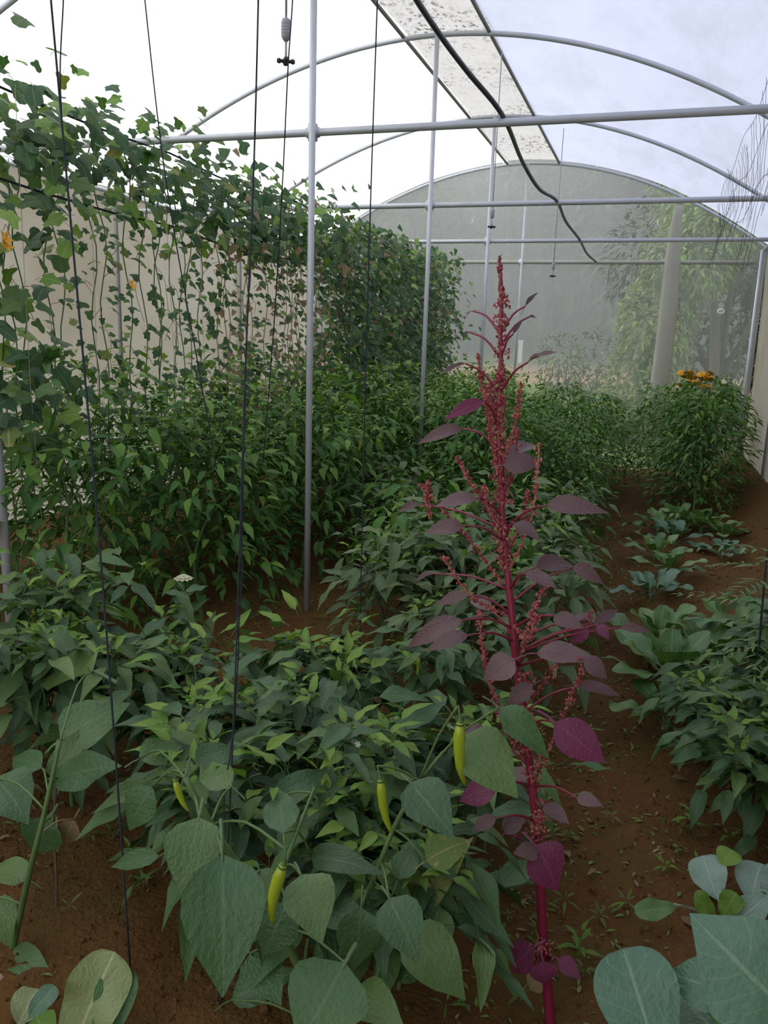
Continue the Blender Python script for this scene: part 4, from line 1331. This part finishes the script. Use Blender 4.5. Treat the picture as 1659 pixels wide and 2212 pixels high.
# bolted plant with a pale flower head, between the rows
bb = at(432, 1425, Z=0.0); bb.z = gz(bb.x, bb.y)
t = thing('bolted_lettuce', 'bolted plant topped by one pale yellow flower head over bare soil', 'flower', bb)
Y = bb.y
px_stem(t, [(435, 1420, Y), (425, 1380, Y), (405, 1320, Y), (396, 1262, Y)], (0.009, 0.004), 'stem')
new_obj('flower_head', HEAD_C, t, Matrix.Translation(at(396, 1250, Y=Y)-bb) @ Matrix.Scale(0.042, 4))
for k, a in enumerate([((432, 1410), (395, 1310), 40, Y, Y-.05), ((430, 1415), (450, 1330), 36, Y, Y-.05), ((405, 1330), (440, 1290), 12, Y, Y), ((402, 1320), (365, 1345), 12, Y, Y), ((398, 1290), (430, 1260), 16, Y, Y+.05)]):
    px_leaf(t, 'lance', 'pale', *a, idx=k)

# pale striped cabbage leaf and stake in the corner
bb = at(210, 2260, Z=0.0); bb.z = gz(bb.x, bb.y)
t = thing('cabbage_plant', 'pale striped cabbage leaves lying by the wooden stake', 'cabbage', bb)
b = MB(); b.tube([(0, 0, -.03), (0, 0, .05)], 0.012, 6); b.build('stem', M['stem'], t)
px_leaf(t, 'collard', 'striped', (150, 2290), (225, 2070), 120, 1.04, 1.10, idx=1)
px_leaf(t, 'collard', 'chard', (215, 2270), (262, 2090), 80, 1.06, 1.12, idx=3)
px_leaf(t, 'collard', 'striped', (40, 2215), (75, 2130), 70, 1.04, 1.09, idx=2)
px_leaf(t, 'collard', 'young', (110, 2250), (70, 2190), 60, 1.02, 1.04, idx=2)
px_leaf(t, 'collard', 'collard', (62, 2200), (110, 2130), 40, 1.0, 1.03, idx=2)
sp_ = at(-8, 2330, Z=0.0)
t = thing('wooden_stake', 'short orange-brown sawn wooden stake in the soil', 'stake', (sp_.x, sp_.y, gz(sp_.x, sp_.y)))
zt = at(5, 2120, Y=sp_.y).z-t.location.z
b = MB()
w = 0.019
V = [(sx*w, sy*w, z) for z in (-.08, zt-.012, zt) for sx, sy in ((-1, -1), (1, -1), (1, 1), (-1, 1))]
V[8:] = [(x*.8, y_*.8, z) for x, y_, z in V[8:]]
b.add(V, [(0, 1, 5, 4), (1, 2, 6, 5), (2, 3, 7, 6), (3, 0, 4, 7), (0, 3, 2, 1)])
b.add(V[4:], [(0, 1, 5, 4), (1, 2, 6, 5), (2, 3, 7, 6), (3, 0, 4, 7), (4, 5, 6, 7)], 1)
b.build('shaft', [M['wood'], M['wood_end']], t, smooth=False)
# dark wooden stick standing in the bare soil at the left
line3('planted_stick', [at(118, 2015, Z=0.0)+Vector((0, 0, -.03)), at(122, 1900, Y=1.36), at(116, 1780, Y=1.38), at(122, 1690, Y=1.42)], 0.0035, 'woody', 'thin dark stick standing in the bare red soil', 'stick')

# ------------------------------------------------------------------ soil clods, weeds, fallen leaves
def clods():
    rn = random.Random(21)
    b = MB()
    octv = [(1, 0, 0), (-1, 0, 0), (0, 1, 0), (0, -1, 0), (0, 0, 1), (0, 0, -1)]
    octf = [(0, 2, 4), (2, 1, 4), (1, 3, 4), (3, 0, 4), (2, 0, 5), (1, 2, 5), (3, 1, 5), (0, 3, 5)]
    for _ in range(6500):
        yy = 1.0+5.5*rn.random()**1.7
        x = rn.uniform(-2.4, 0.98)
        s = rn.uniform(0.002, 0.009)*(1 if rn.random() < .93 else 1.9)
        z = gz_fine(x, yy)+s*0.25
        R = Matrix.Rotation(rn.uniform(0, 6), 3, 'Z') @ Matrix.Rotation(rn.uniform(0, 6), 3, 'X')
        vv = [R @ Vector((p[0]*s*rn.uniform(.6, 1.3), p[1]*s*rn.uniform(.6, 1.3), p[2]*s*rn.uniform(.5, 1))) for p in octv]
        b.add([(v.x+x, v.y+yy, v.z+z) for v in vv], octf)
    o = b.build('soil_crumbs', M['soil'], smooth=False)
    o['kind'] = 'stuff'
    tag(o, 'loose crumbs of red soil scattered over the beds', 'soil')
clods()

def creepers():
    rn = random.Random(55)
    its = []
    for c in range(330):
        if rn.random() < 0.55:
            x0 = -0.12+rn.gauss(0, .22); y0 = 1.5+6*rn.random()
        else:
            x0 = rn.uniform(-2.2, 0.9); y0 = 1.15+3.2*rn.random()
        for _ in range(rn.randint(4, 16)):
            x = x0+rn.gauss(0, .05); y_ = y0+rn.gauss(0, .05)
            if x > XRW-0.05:
                continue
            az = rn.uniform(0, 6.28); pt = rn.uniform(0, .9)
            d = Vector((math.cos(az)*math.cos(pt), math.sin(az)*math.cos(pt), math.sin(pt)))
            its.append((frame((x, y_, gz_fine(x, y_)+.003), d, (0, 0, 1)) @ Matrix.Scale(rn.uniform(.01, .032), 4), rn.choice((0, 0, 1, 2, 2))))
    o = join_leaves('creeping_weeds', 'pepper', its, [M['grass'], M['young'], M['dry']], None, kind='stuff')
    tag(o, 'sparse tiny creeping weeds and leaf litter over the red soil', 'weeds')
creepers()
WEED = []
def weed_spots():
    rn = random.Random(33)
    pts = [(-0.15+rn.gauss(0, .16), 1.5+5.5*rn.random()**1.3) for _ in range(46)]
    pts += [(rn.uniform(-1.7, -0.9), rn.uniform(1.2, 1.7)) for _ in range(10)]
    pts += [(rn.uniform(0.2, 0.9), rn.uniform(1.6, 2.3)) for _ in range(14)]
    pts += [(rn.uniform(-2.1, -1.2), rn.uniform(2.6, 3.6)) for _ in range(16)]
    pts += [(rn.uniform(-0.9, -0.2), rn.uniform(1.3, 2.6)) for _ in range(14)]
    return pts
rn = random.Random(34)
for k, (x, yy) in enumerate(weed_spots()):
    if x > XRW-0.1:
        continue
    t = thing('weed_seedling', 'tiny bright green weed seedling sprouting from bare soil', 'weed', (x, yy, gz_fine(x, yy)), rn.uniform(0, 6), 'weed seedlings on the soil', rn.uniform(0.5, 1.1))
    n = rn.choice((4, 5, 6))
    b = MB(); b.tube([(0, 0, -.01), (0, 0, .025)], .0016, 4); b.build('stem', M['stem'], t)
    for j in range(n):
        az = j*2*PI/n+rn.uniform(-.3, .3); pt = rn.uniform(0.0, .8)
        d = Vector((math.cos(az)*math.cos(pt), math.sin(az)*math.cos(pt), math.sin(pt)))
        put_leaf(t, 'ama' if k % 2 else 'lance', 'young' if k % 3 else 'grass', frame(Vector((0, 0, .022))+d*.008, d, (0, 0, 1)) @ Matrix.Scale(rn.uniform(.025, .05), 4), j)
# the two clearer seedlings beside the amaranth foot and below the dark peppers
for (x, y_), L, lab in (((1250, 2060), .055, 'bright green cross-shaped seedling beside the amaranth foot'), ((1490, 1800), .06, 'fresh green seedling at the edge of the dark low peppers')):
    bb = at(x, y_, Z=0.03); bb.z = gz(bb.x, bb.y)
    t = thing('weed_seedling', lab, 'weed', bb)
    b = MB(); b.tube([(0, 0, -.01), (0, 0, .07)], .002, 5); b.build('stem', M['stem'], t)
    for j in range(9):
        az = j*PI/2+(0.78 if j > 3 else 0)+.3; pt = 0.1+0.12*j
        d = Vector((math.cos(az)*math.cos(pt), math.sin(az)*math.cos(pt), math.sin(pt)))
        put_leaf(t, 'ama', 'young', frame(Vector((0, 0, .03+.006*j))+d*.01, d, (0, 0, 1)) @ Matrix.Scale(L*(1-.05*j), 4), j)
# fallen leaves
for k in range(70):
    yy = 1.2+4.5*rn.random()**1.3; x = rn.uniform(-1.9, 0.8)
    a = rn.uniform(0, 6)
    s = leafset('pepper', 'dry')
    o = new_obj('fallen_leaf', s[k % 6], None, frame((x, yy, gz_fine(x, yy)+.012), (math.cos(a), math.sin(a), rn.uniform(-.05, .15)), (rn.uniform(-.3, .3), rn.uniform(-.3, .3), 1)) @ Matrix.Scale(rn.uniform(.03, .07), 4))
    tag(o, 'small dry tan leaf fallen on the soil', 'leaf', 'fallen leaves on the soil')

# ------------------------------------------------------------------ outside, beyond the netting
def out_z(y):
    t = max(0.0, y-YEND-0.3)
    return -0.05+0.062*t if t < 22 else -0.05+0.062*22+0.02*(t-22)
b = MB()
ys = [-30, 0, YEND+0.02, 11, 13, 16, 20, 26, 34, 45, 70]
V = []; F = []
xs = lin(-50, 50, 20)
for yy in ys:
    for x in xs:
        inside = yy < YEND
        V.append((x, yy, -0.22 if inside else out_z(yy)+(0.15*noise.noise(Vector((x*.15, yy*.15, 0))) if yy > 12 else 0)))
n = len(xs)
F = [(j*n+i, j*n+i+1, (j+1)*n+i+1, (j+1)*n+i) for j in range(len(ys)-1) for i in range(n-1)]
b.add(V, F)
b.build('ground_outside', M['outside'], kind='structure')

def tree(name, label, cat, loc, blobs, n, leaf, mats, seed, trunk=0.12, group=None):
    rn = random.Random(seed)
    t = thing(name, label, cat, loc, 0, group)
    items = []
    tot = sum(r[3]*r[4]*r[5] for r in blobs)
    for cx_, cy_, cz_, rx, ry, rz in blobs:
        for _ in range(int(n*rx*ry*rz/tot)):
            u = Vector((rn.gauss(0, 1), rn.gauss(0, 1), rn.gauss(0, 1))).normalized()
            rr = rn.uniform(0.55, 1.0)**0.5*(1+0.12*noise.noise(u*3+Vector((cx_, cy_, seed))))
            p = Vector((cx_+u.x*rx*rr, cy_+u.y*ry*rr, cz_+u.z*rz*rr))
            if p.z < 0.03:
                p.z = rn.uniform(0.03, 0.3)
            d = (u+Vector((rn.uniform(-.8, .8), rn.uniform(-.8, .8), rn.uniform(-1.0, .2)))).normalized()
            items.append((frame(p, d, u+Vector((0, 0, 1))) @ Matrix.Scale(leaf*rn.uniform(.6, 1.2), 4), 0 if rn.random() < .8 else 1))
    join_leaves('foliage', 'pepper', items, [M[mats[0]], M[mats[1]]], t, kind='stuff')
    b = MB()
    top = max(blobs, key=lambda q: q[2])
    b.tube(smooth_path([(0, 0, -.2), (top[0]*.3, top[1]*.3, top[2]*.5), (top[0], top[1], top[2])], 6), [trunk*(1-.1*i) for i in range(7)], 7)
    for cx_, cy_, cz_, rx, ry, rz in blobs:
        b.tube([(0, 0, top[2]*.25), (cx_, cy_, cz_)], trunk*.4, 5)
    b.build('trunk', M['bark'], t)
    return t
def o_loc(px, Y):
    p = at(px, 700, Y=Y)
    return (p.x, p.y, out_z(Y))
lx = o_loc(1400, 12.2)
tree('lit_shrub', 'tall light green shrub pressed close behind the end netting', 'shrub', lx,
     [(0.05, 0, 0.75, .62, .6, .85), (0.1, 0, 1.6, .55, .6, .8), (0.45, 0, 2.5, .65, .6, .6), (0.75, 0, 3.0, .7, .6, .5), (-.05, -.1, .35, .7, .5, .45)], 8000, .13, ('tree', 'young'), 1, .07)
lx = o_loc(1570, 13.0)
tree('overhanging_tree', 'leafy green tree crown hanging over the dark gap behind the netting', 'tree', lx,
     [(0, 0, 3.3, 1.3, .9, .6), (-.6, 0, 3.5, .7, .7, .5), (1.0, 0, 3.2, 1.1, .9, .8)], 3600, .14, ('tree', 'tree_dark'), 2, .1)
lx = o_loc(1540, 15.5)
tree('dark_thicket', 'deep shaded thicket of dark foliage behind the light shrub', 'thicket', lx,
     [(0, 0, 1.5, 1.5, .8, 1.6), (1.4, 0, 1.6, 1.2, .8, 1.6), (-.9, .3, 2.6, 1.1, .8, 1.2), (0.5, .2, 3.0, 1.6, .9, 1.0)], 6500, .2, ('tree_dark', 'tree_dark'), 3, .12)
for k, (px, Y, h, w) in enumerate([(830, 26, 6.5, 2.6), (930, 30, 8.5, 3.2), (1060, 33, 9.5, 3.4), (1180, 29, 8.0, 3.0), (1290, 31, 9.0, 3.4), (1400, 27, 8.0, 3.2), (1510, 25, 7.5, 3.0), (720, 29, 8, 3.4), (1640, 24, 7.5, 3.2)]):
    tree('forest_tree', 'hazy tall broadleaf tree in the far line beyond the grass', 'tree', o_loc(px, Y),
         [(0, 0, h*.62, w*.8, w*.7, h*.36), (-w*.45, 0, h*.4, w*.6, w*.5, h*.34), (w*.5, 0, h*.42, w*.6, w*.5, h*.34), (0, -.3, h*.22, w*.8, w*.4, h*.24)], 5200, .62, ('tree_far', 'tree_far'), 40+k, .22, 'trees beyond the grass')
for k, (px, Y, s) in enumerate([(1215, 17, .9), (1300, 16, 1.0)]):
    tree('outdoor_shrub', ('dull grey-green shrub standing in the far grass', 'pale shrub with bare branches by the bare earth strip')[k], 'shrub', o_loc(px, Y),
         [(0, 0, .7*s, .55*s, .5*s, .7*s), (.35*s, 0, .45*s, .4*s, .4*s, .45*s)], 700, .13, ('tree_far', 'tree'), 60+k, .04)
# dry grass at the foot of the netting, outside
rn = random.Random(9)
for k in range(26):
    p = at(rn.uniform(1440, 1640), 800, Y=rn.uniform(10.0, 11.2))
    t = thing('grass_tuft', 'pale dry grass tuft standing outside the netting', 'grass', (p.x, p.y, out_z(p.y)), rn.uniform(0, 6), 'dry grass tufts outside the netting')
    its = []
    for j in range(16):
        az = rn.uniform(0, 6.28); pt = rn.uniform(.9, 1.5)
        d = Vector((math.cos(az)*math.cos(pt), math.sin(az)*math.cos(pt), math.sin(pt)))
        its.append((frame(Vector((rn.uniform(-.06, .06), rn.uniform(-.06, .06), 0)), d, (math.cos(az), math.sin(az), .5)) @ Matrix.Diagonal((.28, 1, 1, 1)) @ Matrix.Scale(rn.uniform(.5, 1.15), 4), j % 2))
    join_leaves('blades', 'lance', its, [M['grass'], M['dry']], t, kind='stuff')
b = MB(); b.box((0, 0, .3), (.06, .03, .3)); b.box((0, 0, .63), (.075, .045, .03))
p = o_loc(1128, 24)
tag(b.build('marker_post', M['white_plastic'], M=Matrix.Translation(p), smooth=False), 'small white marker post far off in the grass', 'post')

# thin mist hanging over the far grass
def mist():
    m = bpy.data.materials.new('thin_mist'); m.use_nodes = True
    nt = m.node_tree; nt.nodes.remove(nt.nodes['Principled BSDF'])
    v = nt.nodes.new('ShaderNodeVolumeScatter')
    v.inputs['Color'].default_value = (0.93, 0.96, 0.97, 1); v.inputs['Density'].default_value = 0.075
    nt.links.new(v.outputs[0], nt.nodes['Material Output'].inputs['Volume'])
    b = MB(); b.box((0, 38.4, 3.6), (45, 20.5, 4.6))
    o = b.build('mist', m, smooth=False, kind='stuff')
    tag(o, 'thin grey mist in front of the far trees', 'mist')
mist()
